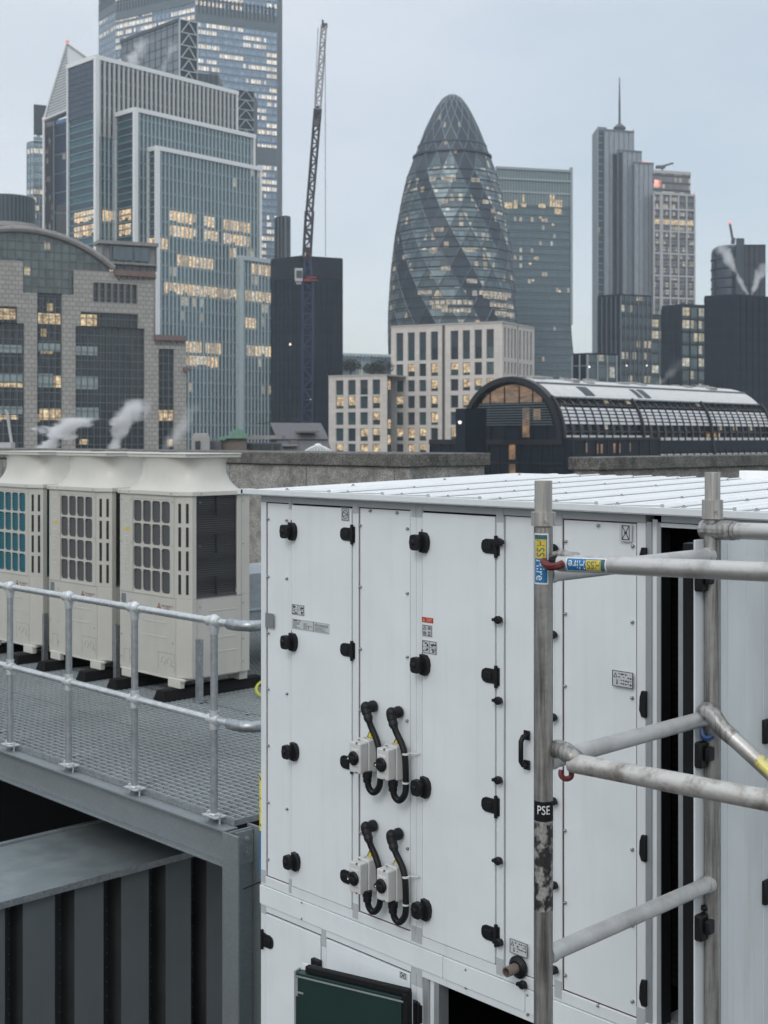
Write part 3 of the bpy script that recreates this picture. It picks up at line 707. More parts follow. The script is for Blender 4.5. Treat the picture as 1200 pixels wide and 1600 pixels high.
# braces of the far post
e0, e1 = p3(PB, zat(828, PB)), pt(1200, 831, 3.97); dire = (e1-e0).normalized()
b_ = brace('brace', e0+dire*.03, e0+dire*1.6, .0262, 'alu_h')
k = MB(); k.tube([e0-dire*.035, e0+dire*.085], .031, 18); k.tube([e0+dire*.086, e0+dire*.10], .029, 18)
k.box(e0.x-.04, e0.x+.02, e0.y-.06, e0.y+.03, e0.z-.006, e0.z+.006); k.build('hook_jaw', M['alu'], b_, smooth=40)
g0, g1 = pt(1108, 1119, 4.06), pt(1200, 1203.5, 3.92); dirg = (g1-g0).normalized()
b_ = brace('brace', g0+dirg*.07, g0+dirg*1.9, .0245, 'alu_h'); b_['label'] = 'diagonal brace with a worn yellow label'
jaw = [g0+dirg*.10, g0+dirg*.05, pt(1113, 1116, 4.06), pt(1104, 1111, 4.08), pt(1096, 1116, 4.13), pt(1094, 1128, 4.14)]
k = MB(); k.tube(smoothpath(jaw, 4), [.0265]*5+[.028]*8+[.024]*8, 14); k.build('hook_jaw', M['alu'], b_, smooth=50)
k = MB(); k.tube(smoothpath([pt(1097, 1140, 4.07), pt(1099, 1150, 4.06), pt(1106, 1154, 4.05), pt(1114, 1150, 4.05)], 4), .009, 8); k.build('lever', M['bluelever'], b_, smooth=40)
# the matching end frame that the braces run to
for P_, hs in ((PA + V((0,-1.80)), (-.335, -.86)), (PB + V((0,-1.80)), (-.29, -2.2))):
    k = MB(); k.tube([p3(P_, ZD+.05), p3(P_, CAM-.12)], .0262, 32, True, .035); k.build('post', M['alu'], sca, smooth=60)
for zr in (-.372, -.885, -1.415, -1.93, -2.45):
    k = MB(); k.tube([p3(PA, CAM+zr)+V((.024,-1.80,0)), p3(PB, CAM+zr)+V((-.024,-1.80,0))], .0235, 40, True, .045); k.build('rung', M['alu_r'], sca, smooth=50)
# stickers wrapped round the tubes
def wrap(mb, A0, ax, n1, r, u0, u1, v0, v1, m=0, nu=2, nv=10, rc=0):
    """patch of a cylinder: u along ax, v round it; rc: corner radius"""
    n2 = ax.cross(n1); vs = []
    for i in range(nu+1):
        for j in range(nv+1):
            u = u0+(u1-u0)*i/nu; v = v0+(v1-v0)*j/nv
            vs.append(A0 + ax*u + n1*(r*math.cos(v/r)) + n2*(r*math.sin(v/r)))
    mb.mesh(vs, [(i*(nv+1)+j, i*(nv+1)+j+1, (i+1)*(nv+1)+j+1, (i+1)*(nv+1)+j) for i in range(nu) for j in range(nv)], m)
def hire(parent, A0, ax, n1, r, L, H, flip):
    """printed sticker, length L along ax, height H round the tube; flip turns the reading direction"""
    ms = [M['swhite'], M['sblue'], M['syel'], M['sgreen']]
    k = MB(); h = H/2; s = -1 if flip else 1; n2 = ax.cross(n1)
    wrap(k, A0, ax, n1, r+.0006, -L/2, L/2, -h, h, 0, 8)
    wrap(k, A0, ax, n1, r+.0010, -L/2+.004, L/2-.004, -h+.003, h-.003, 1, 8)
    ya, yb = sorted((s*(-L/2+.006), s*(-.001)))
    wrap(k, A0, ax, n1, r+.0014, ya, yb, -h+.006, h-.005, 2, 4)
    ya, yb = sorted((s*(-L/2+.004), s*(-L/2+.016))); wrap(k, A0, ax, n1, r+.0018, ya, yb, -h+.003, h-.003, 3, 2)
    def fn(cu):
        def f(u, v):
            uu = cu + s*u; vv = -s*v*fnv; rr = r+.0020
            return A0 + ax*uu + n1*(rr*math.cos(vv/rr)) + n2*(rr*math.sin(vv/rr))
        return f
    fnv = 1
    put_text(k, 'HSS', fn(s*(-L/4+.006)), L*.33, H*.52, 3); put_text(k, 'Hire', fn(s*L/4-s*.004), L*.40, H*.58, 0)
    return k.build('sticker', ms, parent)
tocam = (V((0,0,CAM)) - p3(PA, CAM-.3)); tocam.z = 0; tocam.normalize()
mid = p3(PA, zat(872, PA))
n1 = (tocam*.95 + (-p3(RT,0))*.30).normalized()
hire(poA, mid, V((0,0,-1)), n1, .0262, .138, .044, False)
axb = dirb; nb = (V((0,0,CAM)) - b0); nb = (nb - axb*nb.dot(axb)).normalized()
sc_c = b0 + dirb*((pt(923, 0, 3.4)-pt(883, 0, 3.47)).length); 
tt = ext(V((b0.x,b0.y)), V((dirb.x,dirb.y)).normalized(), 923); sc_c = b0 + dirb*((tt-V((b0.x,b0.y))).length)
hire(tb, sc_c, axb, (nb + V((0,0,-.10))).normalized(), .0235, .128, .040, True)
k = MB(); z1, z0 = zat(1249, PA), zat(1420, PA)
nA = (tocam + p3(RT,0)*.15).normalized()
wrap(k, p3(PA, 0), V((0,0,1)), nA, .0266, z0, z1, -.036, .036, 0, 4, 16); wlb = k.build('worn_sticker', M['worn'], poA)
k = MB(); wrap(k, p3(PA, 0), V((0,0,1)), nA, .0270, zat(1280,PA), zat(1250,PA), -.036, .036, 0, 2, 16)
n2 = V((0,0,1)).cross(nA); zc = zat(1262, PA)
put_text(k, 'PSE', lambda u, v: p3(PA, zc+v) + nA*(.0274*math.cos((u-.003)/.0274)) + n2*(.0274*math.sin((u-.003)/.0274)), .036, .024, 1)
k.build('lettering', [M['gasket'], M['swhite']], wlb)
k = MB(); ng = (V((0,0,CAM))-g0); ng = (ng-dirg*ng.dot(dirg)).normalized()
wrap(k, g0, dirg, (ng+V((0,0,.5))).normalized(), .0250, .205, .34, -.022, .022, 0, 4, 10); k.build('sticker', M['yel_worn'], b_)

# ================================================================= PLATFORM, GUARD RAIL
ZG = CAM - 2.45
GX, GY0, GY1, GX1 = 5.10, 6.66, 17.5, 13.4
plat = thing('steel_platform', (5.02, 6.5, ZD), 'galvanised steel platform with open grating floor carrying the condensers', 'platform')
k = MB(); y = GY0
while y < GY1: k.box(GX, GX1, y-.0028, y+.0028, ZG-.012, ZG-.002); y += .10
x = GX+.03
while x < GX1: k.box(x-.0042, x+.0042, GY0, GY1, ZG-.024, ZG); x += .058
k.build('grating', M['grate'], plat)
k = MB()
k.box(GX-.008, GX, GY0-.006, GY1, ZG-.035, ZG+.004); k.box(GX, GX1, GY0-.006, GY0, ZG-.035, ZG+.004)
for x in (6.15, 7.2, 8.3): k.box(x-.004, x+.004, GY0, GY1, ZG-.028, ZG+.002)
k.build('edge_bar', M['galv'], plat)
k = MB()                                                      # clips
for i in range(12):
    x = random.choice((5.25, 6.1, 6.2, 7.15)); y = GY0+.2+random.random()*5.5
    k.box(x-.035, x+.035, y-.018, y+.018, ZG+.001, ZG+.006)
k.each('grating_clip', M['galv_post'], plat)
def ibeam(k, p, q, h, b, tf=.014, tw=.010):
    p, q = V(p), V(q); k.bar(p+V((0,0,-tf/2)), q+V((0,0,-tf/2)), b, tf); k.bar(p+V((0,0,-h+tf/2)), q+V((0,0,-h+tf/2)), b, tf); k.bar(p+V((0,0,-h/2)), q+V((0,0,-h/2)), tw, h-2*tf)
k = MB(); ibeam(k, (GX-.055, GY0-.03, ZG-.037), (GX-.055, GY1, ZG-.037), .235, .11); k.build('edge_beam', M['galv_dark'], plat, bevel=.002)
k = MB()
for y in (8.9, 11.5, 14.5): ibeam(k, (GX+.0, y, ZG-.045), (GX1, y, ZG-.045), .20, .10)
k.build('cross_beam', M['galv_dark'], plat)
k = MB(); yq = 6.48
k.box(4.985, 5.0, yq, yq+.16, ZD, ZG-.045); k.box(5.185, 5.20, yq, yq+.16, ZD, ZG-.03); k.box(5.001, 5.184, yq+.105, yq+.118, ZD, ZG-.04)
k.box(5.04, 5.182, yq+.09, yq+.104, ZG-.26, ZG-.05)
k.build('support_post', M['galv_dark'], plat, bevel=.002)
k = MB()
for z in (ZG-.10, ZG-.19): k.lathe((5.12, yq+.09, z), (0,-1,0), [(0,.017),(.012,.017),(.014,.010),(.03,.010)], 8)
k.build('bolt', M['galv'], plat)
k = MB(); k.box(GX+.03, GX1, GY0+.05, GY1, ZG-.285, ZG-.25); k.build('light_blocking_sheet', M['dark_in'], plat)  # solid dark sheet added to stop sky light coming through the open grating
k = MB(); k.tube([(5.02, 6.47, ZG-.375), (5.22, 6.46, ZG-.35), (5.5, 6.35, ZG-.32)], .004, 6); tag(k.build('thin_cable', M['black']), 'thin black cable from the steel support post to the white unit', 'cable')

rail = thing('guard_rail', (5.055, 6.81, ZG), 'galvanised two-rail tubular guard rail along the platform edge', 'guard rail')
RX = 5.055; ZT1, ZT2 = CAM-1.185, CAM-1.822
pys = [6.82, 7.745, 8.63, 9.53, 10.43, 11.33]
for i, y in enumerate(pys):
    k = MB(); k.tube([(RX, y, ZG+.01), (RX, y, ZT1)], .0245, 16); o = k.build('post', M['galv_post'], rail, smooth=True)
    k = MB(); k.box(RX-.045, RX+.045, y-.075, y+.075, ZG+.004, ZG+.012); k.lathe((RX, y, ZG+.016), (0,0,1), [(0,.034),(.006,.032),(.010,.026)], 14)
    for q in (-.06, .06): k.lathe((RX, y+q, ZG+.016), (0,0,1), [(0,.012),(.012,.012)], 6); k.tube([(RX, y+q, ZG-.09), (RX, y+q, ZG)], .007, 6)
    k.build('base_plate', M['galv_fit'], o, smooth=35)
    k = MB()
    k.ball((RX, y, ZT1), .046, 16, 10, (.85,1,1)); k.tube([(RX, y-.062, ZT1), (RX, y+.062, ZT1)], .034, 14); k.tube([(RX, y, ZT1-.085), (RX, y, ZT1-.02)], [.029,.036], 14)
    k.build('clamp_fitting', M['galv_fit'], o, smooth=50); k = MB(); k.ball((RX, y, ZT2), .042, 16, 10, (.85,1,1)); k.tube([(RX, y-.055, ZT2), (RX, y+.055, ZT2)], .034, 14); k.tube([(RX, y, ZT2-.06), (RX, y, ZT2+.06)], .031, 14)
    k.build('clamp_fitting', M['galv_fit'], o, smooth=50)
for zz, nm in ((ZT1, 'top_rail'), (ZT2, 'middle_rail')):
    k = MB(); k.tube([(RX, 12.6, zz), (RX, 6.60, zz)], .0245, 16); k.tube([(RX+.10, 6.46, zz), (RX+2.2, 6.46, zz)], .0245, 16)
    o = k.build(nm, M['galv_rail'], rail, smooth=True)
    k = MB(); k.tube(smoothpath([(RX, 6.66, zz), (RX, 6.58, zz), (RX+.03, 6.50, zz), (RX+.10, 6.46, zz), (RX+.17, 6.46, zz)], 5), .036, 14); k.build('elbow', M['galv'], o, smooth=True)

# ================================================================= CONDENSERS
UW, UD = 1.12, .756
UX, UY = 7.105, 10.03
ZU0, ZU1 = CAM-2.262, CAM-.545                                # casing bottom and lid underside
def condenser(i, label, blue):
    y0 = UY + i*1.385; x0 = UX; y1 = y0 + UW; x1 = x0 + UD; c = .15; cx_ = .075
    t = thing('condenser_unit', (x0, y0, ZG+.10), label, 'condenser unit', 'condenser units on the platform')
    foot = [V((x0, y0+c)), V((x0+cx_, y0)), V((x1, y0)), V((x1, y1)), V((x0, y1))]
    zg1, zg0 = ZU1-.045, CAM-1.495                            # grille
    k = MB()
    k.prism(foot, ZU0, zg0-.02)                               # lower casing
    e = .025                                                  # upper casing: corner posts and skins round the openings
    k.prism([V((x0, y0+c)), V((x0+cx_, y0)), V((x0+cx_+.05, y0)), V((x0+cx_+.05, y0+.03)), V((x0+.03, y0+c+.0))], zg0-.02, ZU1)
    k.box(x1-.15, x1, y0, y0+.03, zg0-.02, ZU1); k.box(x0, x0+.03, y1-.22, y1, zg0-.02, ZU1); k.box(x0, x0+.03, y0+c, y0+c+.09, zg0-.02, ZU1)
    k.box(x1-.03, x1, y0+.03, y1, zg0-.02, ZU1); k.box(x0+.03, x1-.03, y1-.03, y1, zg0-.02, ZU1)
    k.box(x0, x0+.03, y0+c+.09, y1-.22, zg1, ZU1); k.box(x0, x0+.03, y0+c+.09, y1-.22, zg0-.02, zg0)
    body = k.build('casing', M['cream'], t, bevel=.004)
    ya, yb = y0+c+.09, y1-.22; k = MB(); n = 4                # grille: lattice with rounded corners
    cw, ch, g = (yb-ya-.02)/4, (zg1-zg0-.01)/4, .017
    xs = x0+.002
    ygs = [ya+.01+cw*j for j in range(5)]; zgs = [zg0+.005+ch*j for j in range(5)]
    for j in range(5):
        a = ygs[j]; k.box(xs, xs+.012, a-g/2, a+g/2, zg0, zg1)
    for q in range(5):
        b = zgs[q]; w = g*1.5 if q == 2 else g
        for j in range(4): k.box(xs+.0008, xs+.012, ygs[j]+g/2, ygs[j+1]-g/2, b-w/2, b+w/2)
    rr = .030
    for j in range(4):
        for q in range(4):
            for sy, sz in ((0,0),(0,1),(1,0),(1,1)):
                a = ygs[j]+g/2 if sy == 0 else ygs[j+1]-g/2; wq = g*1.5 if (q+sz) == 2 else g
                b = zgs[q]+wq/2 if sz == 0 else zgs[q+1]-wq/2; dy = rr if sy == 0 else -rr; dzz = rr if sz == 0 else -rr
                k.extr([(xs+.0015, a, b), (xs+.0015, a+dy, b), (xs+.0015, a+dy*.3, b+dzz*.3), (xs+.0015, a, b+dzz)], (.010,0,0))
    k.build('grille', M['cream'], t)
    f1 = M['fin_blue'] if blue else M['fin_v']; f2 = M['fin_blue'] if blue else M['fin']
    k = MB(); k.box(x0+.017, x0+.040, ya+.001, yb-.001, zg0+.001, zg1-.001); k.build('front_coil', f1, t)
    k = MB(); k.box(x0+cx_+.05, x1-.15, y0+.035, y0+.05, zg0-.015, ZU1); k.box(x0+cx_+.05, x1-.15, y0+.008, y0+.014, zg0-.018, zg0+.008)
    zz = zg0+.05
    while zz < ZU1-.01: k.box(x0+cx_+.05, x1-.15, y0+.014, y0+.035, zz, zz+.007); zz += .022
    k.build('side_coil', f2, t)
    k = MB()
    for zz in (zg0+.09, (zg0+ZU1)/2+.02, ZU1-.10): k.box(x0+cx_+.05+.225, x0+cx_+.05+.24, y0+.004, y0+.011, zz-.09, zz+.09)
    k.each('coil_spacer', M['slot'], t)
    k = MB(); nrm = V((-c, -cx_)).normalized(); along = V((cx_, -c)).normalized(); L = math.hypot(c, cx_)
    for q in (.22, .70):                                      # slots in the bevelled corner
        for j in range(4):
            z0s, z1s = zgs[j]+.02, zgs[j+1]-.02; ctr = V((x0, y0+c)) + along*(L*q)
            k.obox((ctr.x+nrm.x*.002, ctr.y+nrm.y*.002, (z0s+z1s)/2), p3(along*.013, 0), p3(nrm*.003, 0), (0,0,(z1s-z0s)/2))
    k.each('corner_slot', M['slot'], t)
    k = MB()                                                  # lid
    o = .018; lid = [V((x0-o, y0+c-.01)), V((x0+cx_-.01, y0-o)), V((x1+o, y0-o)), V((x1+o, y1+o)), V((x0-o, y1+o))]
    k.prism(lid, ZU1, ZU1+.045); k.build('lid', M['cream2'], t, bevel=.006)
    # hood: square flare up to a flanged rim
    cxm, cym = (x0+x1)/2, (y0+y1)/2; k = MB(); rings = []
    prof = [(0,1.0),(.012,.975),(.035,.925),(.07,.875),(.11,.845),(.16,.825),(.22,.815),(.27,.818),(.30,.835),(.315,.85)]
    zl = ZU1+.045; N = 40
    for h, s in prof:
        ring = []; hx, hy2 = UD/2*s+.0, UW/2*(1-(1-s)*.95)
        rc = .10 + .30*min(1, h/.2)
        for j in range(N):
            a = 2*math.pi*j/N; ca, sa = math.cos(a), math.sin(a); pw = 2/(4.5 - 1.6*min(1, h/.15))
            ring.append((cxm + hx*math.copysign(abs(ca)**pw, ca), cym + hy2*math.copysign(abs(sa)**pw, sa), zl+h))
        rings.append(ring)
    vs = [p for r_ in rings for p in r_]; fs = [(a*N+j, a*N+(j+1) % N, (a+1)*N+(j+1) % N, (a+1)*N+j) for a in range(len(prof)-1) for j in range(N)]
    k.mesh(vs, fs + [tuple((len(prof)-1)*N+j for j in range(N))]); hood = k.build('discharge_hood', M['cream2'], t, smooth=50)
    k = MB(); zt2 = zl+.315
    k.prism([V((cxm-UD*.435, cym-UW*.437)), V((cxm+UD*.435, cym-UW*.437)), V((cxm+UD*.435, cym+UW*.437)), V((cxm-UD*.435, cym+UW*.437))], zt2, zt2+.03)
    k.prism([V((cxm-UD*.445, cym-UW*.447)), V((cxm+UD*.445, cym-UW*.447)), V((cxm+UD*.445, cym+UW*.447)), V((cxm-UD*.445, cym+UW*.447))], zt2+.030, zt2+.042)
    k.build('hood_rim', M['cream2'], hood, bevel=.006)
    # pressed ribs, knock-outs, screws
    k = MB()
    for zr in (.62, .50, .36): k.box(x0-.003, x0+.01, y0+c+.16, y1-.42, ZU0+zr-.006, ZU0+zr+.006); k.box(x0+cx_+.20, x1-.16, y0-.003, y0+.01, ZU0+zr-.006, ZU0+zr+.006)
    k.box(x0+cx_+.20, x1-.16, y0-.003, y0+.01, ZU0+.22, ZU0+.23)
    k.each('pressed_rib', M['cream'], body, bevel=.002)
    k = MB()
    def sq(ya_, yb_, za_, zb_):
        k.box(x0-.0012, x0+.002, ya_, ya_+.004, za_, zb_); k.box(x0-.0012, x0+.002, yb_-.004, yb_, za_, zb_); k.box(x0-.0012, x0+.002, ya_, yb_, zb_-.004, zb_)
    sq(y0+c+.03, y0+c+.30, ZU0+.05, ZU0+.22); sq(y1-.18, y1-.07, ZU0+.05, ZU0+.18)
    for yy in (y0+c+.11, y0+c+.21):
        for q in range(10):
            if q in (3, 8): continue
            a, b = 2*math.pi*q/10, 2*math.pi*(q+.85)/10; k.bar((x0-.001, yy+.035*math.cos(a), ZU0+.14+.035*math.sin(a)), (x0-.001, yy+.035*math.cos(b), ZU0+.14+.035*math.sin(b)), .004, .002, (1,0,0))
    jm = bpy.data.materials.get('cream_joint') or simple('cream_joint', (.27,.27,.24), .6)
    k.build('knock_out', jm, body); k = MB()
    for yy in (y0+c+.035, y1-.235): k.box(x0-.0012, x0+.002, yy-.002, yy+.002, zg0-.02, ZU1)
    k.box(x0-.0012, x0+.002, y0+c+.035, y1, zg0-.024, zg0-.019); k.box(x0-.0012, x0+.002, y0+c+.005, y0+c+.009, ZU0, zg0-.02); k.build('panel_joint', jm, body); k = MB(); k.box(x0+cx_+.05, x1-.10, y0-.0012, y0+.002, zg0-.026, zg0-.021)
    k.box(x1-.103, x1-.099, y0-.0012, y0+.002, ZU0, ZU1); k.box(x0+cx_+.055, x0+cx_+.059, y0-.0012, y0+.002, ZU0, zg0-.02)
    k.build('panel_joint', jm, body)
    k = MB()
    for zz in (zg0-.1, ZU0+.1, ZU0+.32, (zg0+ZU1)/2, ZU1-.06, ZU1+.022):
        for yy in (y0+c+.06, y1-.03, y1-.2): k.lathe((x0-.0 if zz < ZU1 else x0-o, yy, zz), (-1,0,0), [(0,.008),(.003,.008)], 6)
        for xx in (x0+cx_+.09, x1-.08): k.lathe((xx, y0 if zz < ZU1 else y0-o, zz), (0,-1,0), [(0,.008),(.003,.008)], 6)
    k.build('screw', M['rivet'], body)
    # maker's mark and raised lettering
    k = MB(); ym, zm, s = y0+c+.285, zg0-.115, .036; x = x0-.0015
    for a in (90, 210, 330):
        ca, sa = math.cos(math.radians(a)), math.sin(math.radians(a)); px_, pz_ = -sa, ca
        pts = [(0,0), (.5,.29), (1,0), (.5,-.29)]
        k.extr([(x, ym-(u*ca+w*px_)*s, zm+(u*sa+w*pz_)*s) for u, w in pts], (-.001,0,0))
    for s_, dz_ in (('MITSUBISHI', .014), ('ELECTRIC', -.014)): put_text(k, s_, lambda u, v: (x-.0012, ym-.125-u, zm+dz_-.004+v), .150 if s_[0] == 'M' else .105, .019)
    k.build('logo', M['logo_red'], body)
    k = MB(); put_text(k, 'CITY MULTI', lambda u, v: (x0-.0028, y1-.125+v, (zg0+ZU1)/2+.05-u), .72, .075); k.build('raised_lettering', M['cream2'], body)
    k = MB(); k.box(x0-.002, x0+.002, y1-.11, y1-.03, zg0-.13, zg0-.04, 0); k.box(x0-.002, x0+.002, y1-.18, y1-.07, ZU1-.36, ZU1-.335, 1); k.each('label', [simple('grey_rating_label', (.16,.19,.21), .4) if 'grey_rating_label' not in bpy.data.materials else bpy.data.materials['grey_rating_label'], M['syel']], body)
    k = MB()                                                  # steel feet
    for yy in (y0+.06, y1-.26):
        k.box(x0-.02, x0+.03, yy, yy+.20, ZG+.10, ZU0-.004); k.box(x1-.08, x1+.02, yy, yy+.16, ZG+.10, ZU0-.004)
        k.box(x0-.015, x1+.015, yy+.02, yy+.14, ZU0-.03, ZU0-.004)
    k.box(x0-.010, x0+.02, y0+.02, y1-.02, ZU0-.022, ZU0-.001)
    k.build('foot_bracket', M['cream2'], t, bevel=.003)
    for q, (yy, word) in enumerate(((y0+.15, 'near'), (y1-.16, 'far'))):
        k = MB(); h = .095
        k.extr([(x0-.20, yy-.095, ZG+.001), (x0-.20, yy+.095, ZG+.001), (x0-.18, yy+.06, ZG+h), (x0-.18, yy-.06, ZG+h)], (UD+.42, 0, 0))
        tag(k.build('rubber_foot', M['rubber'], bevel=.006, org=(x0, yy, ZG)), 'long black rubber foot under the %s side of %s' % ('slotted corner' if q == 0 else 'lettered', ['condenser beside white unit', 'middle condenser', 'blue-coiled condenser'][i]), 'rubber foot', 'rubber feet under the condensers')
condenser(0, 'cream condenser with a wide dark side coil, beside the white unit', False)
condenser(1, 'middle cream condenser with grey grille, between two others', False)
condenser(2, 'cream condenser with blue coil behind its grille', True)
for px, pyt, pyb, lab in ((311.5, 999, 1097, 'upright slotted steel channel in front of the grey-coiled condenser'), (182.5, 976, 1062, 'upright slotted steel channel between the two grey-grilled condensers'), (70, 958, 1035, 'upright slotted steel channel beside the blue-coiled condenser')):
    Zs = F*2.45/(pyb-HY); p = at(px, Zs); s = .026
    ztp = zat(pyt, p)
    k = MB(); k.box(p.x-s, p.x-s+.005, p.y-s, p.y+s, ZG, ztp); k.box(p.x-s+.005, p.x+s, p.y+s-.005, p.y+s, ZG, ztp); k.box(p.x-s+.005, p.x+s, p.y-s, p.y-s+.005, ZG, ztp)
    k.box(p.x-.05, p.x+.05, p.y-.05, p.y+.05, ZG+.002, ZG+.008)
    tag(k.build('channel_post', M['galv'], org=p3(p, ZG)), lab, 'channel post', 'channel posts on the platform')
k = MB(); hp = p3(at(424, 12.35), ZG+.075); hw_ = [hp + p3(RT, 0)*(.145*math.cos(q/3.2)) + p3(FW, 0)*(.16*math.sin(q/3.2)) + V((0,0,.058*math.sin(q/3.2)+.0)) for q in range(24)]; k.tube(hw_, .014, 8)
tag(k.build('hose', M['hose'], smooth=True), 'loop of yellow-green hose at the corner of the white unit', 'hose')

# ================================================================= RIBBED CABINET BELOW THE PLATFORM
CY, CYB, CZ = 7.80, 8.86, CAM-3.0
cab = thing('ribbed_cabinet', (5.0, CY, ZD), 'dark ribbed metal enclosure with flat grey cover below the platform', 'enclosure')
k = MB(); k.box(1.2, 6.6, CY-.035, CYB, CZ-.03, CZ); k.box(1.2, 6.6, CYB-.03, CYB+.01, CZ, CZ+.02); cv = k.build('cover', M['cover'], cab, bevel=.004)
k = MB(); k.box(1.2, 6.6, CY-.036, CY-.030, CZ-.045, CZ+.001); k.build('cover_lip', M['galv'], cv)
k = MB(); k.box(1.2, 6.58, CY+.16, CYB-.02, ZD, CZ-.031)
def cX(px): return ext(V((0, CY)), V((1, 0)), px).x
xp = [cX(p) for p in (-38.5+0, 35.6, 116.3, 189.4, 258.8, 322.5)]
xs_ = xp[:]; 
while xs_[0] > 1.3: xs_.insert(0, xs_[0]-(xs_[1]-xs_[0]))
pw = []
pr = []
for i in range(len(xs_)-1):
    a, b = xs_[i], xs_[i+1]; w = b-a
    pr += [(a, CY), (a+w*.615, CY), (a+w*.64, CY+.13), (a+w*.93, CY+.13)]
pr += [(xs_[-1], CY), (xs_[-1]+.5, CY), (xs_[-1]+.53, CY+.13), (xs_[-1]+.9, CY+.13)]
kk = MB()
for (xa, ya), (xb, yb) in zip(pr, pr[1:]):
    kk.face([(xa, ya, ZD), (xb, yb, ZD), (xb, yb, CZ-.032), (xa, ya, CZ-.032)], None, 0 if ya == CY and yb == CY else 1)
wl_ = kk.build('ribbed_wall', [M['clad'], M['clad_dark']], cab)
s_ = wl_.modifiers.new('sheet', 'SOLIDIFY'); s_.thickness = .003
k.build('core', M['dark_in'], cab)
k = MB()
for i in range(len(xs_)-1):
    a, w = xs_[i], xs_[i+1]-xs_[i]
    for j in range(16): k.lathe((a+w*.90, CY+.129, CZ-.12-.1*j), (0,-1,0), [(0,.005),(.004,.005)], 6)
k.build('rivet', M['clad'], wl_)

# ================================================================= ROOF, PARAPETS
k = MB(); k.box(-9, 24, -14, 34, 0.0, ZD); tag(k.build('roof_deck', M['membrane']), kind='structure')
k = MB(); k.box(6.7, 14.0, 8.0, 8.2, ZD, ZG-.30); k.box(6.7, 6.85, 8.2, 18, ZD, ZG-.30)  # walls added as a black backdrop, so the space under the platform stays dark
tag(k.build('blackout_wall', M['dark_in'], org=(7,8,ZD)), 'added black wall that keeps the space under the grating platform dark', 'wall')
CB = at(640, 18.0)
zc1 = zat(709, CB); ct = .185
pb = thing('parapet_block', p3(CB, ZD), 'weathered concrete parapet block with dark coping behind the condensers', 'parapet')
k = MB(); k.box(CB.x+.05, CB.x+1.62, CB.y+.05, 40, ZD, zc1-ct); k.build('concrete_wall', M['concrete'], pb, bevel=.01)
k = MB(); yy = CB.y
for L in (2.6, 3.4, 3.0, 3.3, 3.2, 3.0, 3.4, 3.0): k.box(CB.x, CB.x+1.70, yy+.004, yy+L-.004, zc1-ct, zc1); yy += L
k.build('coping', M['coping'], pb, bevel=.012)
k = MB()
for q in range(9): k.box(CB.x+.046, CB.x+.056, CB.y+.35+q*1.9, CB.y+.356+q*1.9, ZD+.3, zc1-ct-.002)
k.box(CB.x+.045, CB.x+.06, CB.y+.05, 40, zc1-ct-.012, zc1-ct-.001); k.build('wall_joint', M['slot'], pb)
CC = at(935, 17.0); zc2 = zat(714.5, CC)
p2 = thing('parapet_wall', p3(CC, ZD), 'low parapet with granular coping beyond the white unit roof', 'parapet')
k = MB(); k.box(CC.x+.06, CC.x+14, CC.y+.05, CC.y+.45, ZD, zc2-.17); k.build('concrete_wall', M['concrete'], p2, bevel=.01)
k = MB(); xx = CC.x
for L in (1.22, 1.6, 1.6, 1.6, 1.6, 1.6, 1.6, 1.6, 1.4): k.box(xx+.004, xx+L-.004, CC.y-.02, CC.y+.5, zc2-.17, zc2); xx += L
k.build('coping', M['coping'], p2, bevel=.012)
# duct run and a second handrail glimpsed past the unit's corner
p = at(398, 14.5)
k = MB(); k.box(p.x-.9, p.x+1.6, p.y-.4, p.y+.5, CAM-2.02, CAM-1.45); k.box(p.x-.95, p.x+1.65, p.y-.43, p.y+.53, CAM-1.86, CAM-1.83); k.box(p.x-.8, p.x-.7, p.y-.3, p.y+.4, ZG, CAM-2.02); k.box(p.x+1.2, p.x+1.3, p.y-.3, p.y+.4, ZG, CAM-2.02)
tag(k.build('duct', M['duct'], org=(p.x, p.y, ZG), bevel=.01), 'grey sheet metal duct between the condenser and the white unit', 'duct')
p = at(398, 13.4); k = MB()
for z in (CAM-1.19, CAM-1.83): k.tube([(p.x-.2, p.y-.6, z), (p.x+3.0, p.y-.6, z)], .024, 12)
for x in (p.x+1.3, p.x+2.9): k.tube([(x, p.y-.6, ZG), (x, p.y-.6, CAM-1.19)], .024, 12)
tag(k.build('hand_rail', M['galv_rail'], org=(p.x, p.y, ZG), smooth=True), 'short galvanised handrail glimpsed between condenser and white unit', 'handrail')
# ================================================================= THE CITY
def gmat(key, *a, **kw):
    if key not in M: M[key] = glaz(key, *a, **kw)
    return M[key]
M['c_fin'] = simple('pale_metal_fin', (.45,.53,.545), .5, .1)
M['c_fin2'] = simple('grey_metal_fin', (.30,.34,.36), .45, .3)
M['c_band'] = simple('spandrel_band', (.17,.24,.26), .4, .3)
M['c_band2'] = simple('pale_spandrel_band', (.27,.33,.38), .4, .3)
M['c_white'] = simple('white_metal_edge', (.78,.80,.79), .4, .2)
M['c_dark'] = simple('dark_cladding_panel', (.012,.017,.025), .5, .1, spec=.25, var=.1, vscale=.1)
M['c_dark2'] = simple('black_metal', (.006,.013,.023), .5, .1, spec=.25)
M['c_grey'] = simple('grey_cladding', (.115,.15,.17), .5, .2, var=.1, vscale=.08)
M['c_louv'] = simple('dark_louvre', (.036,.050,.062), .5, .2)
M['c_conc'] = simple('pale_roof_plant', (.32,.32,.31), .7, var=.1, vscale=.2)
M['warm'] = glow('lit_office', (1.0,.69,.34), 1.2, cw=.8, ch=.7)
M['warm2'] = glow('lit_room', (1.0,.74,.38), .85, cw=.9, ch=.8)
M['warm3'] = glow('lit_hall', (1.0,.48,.16), .26, cw=1.2, ch=.9)
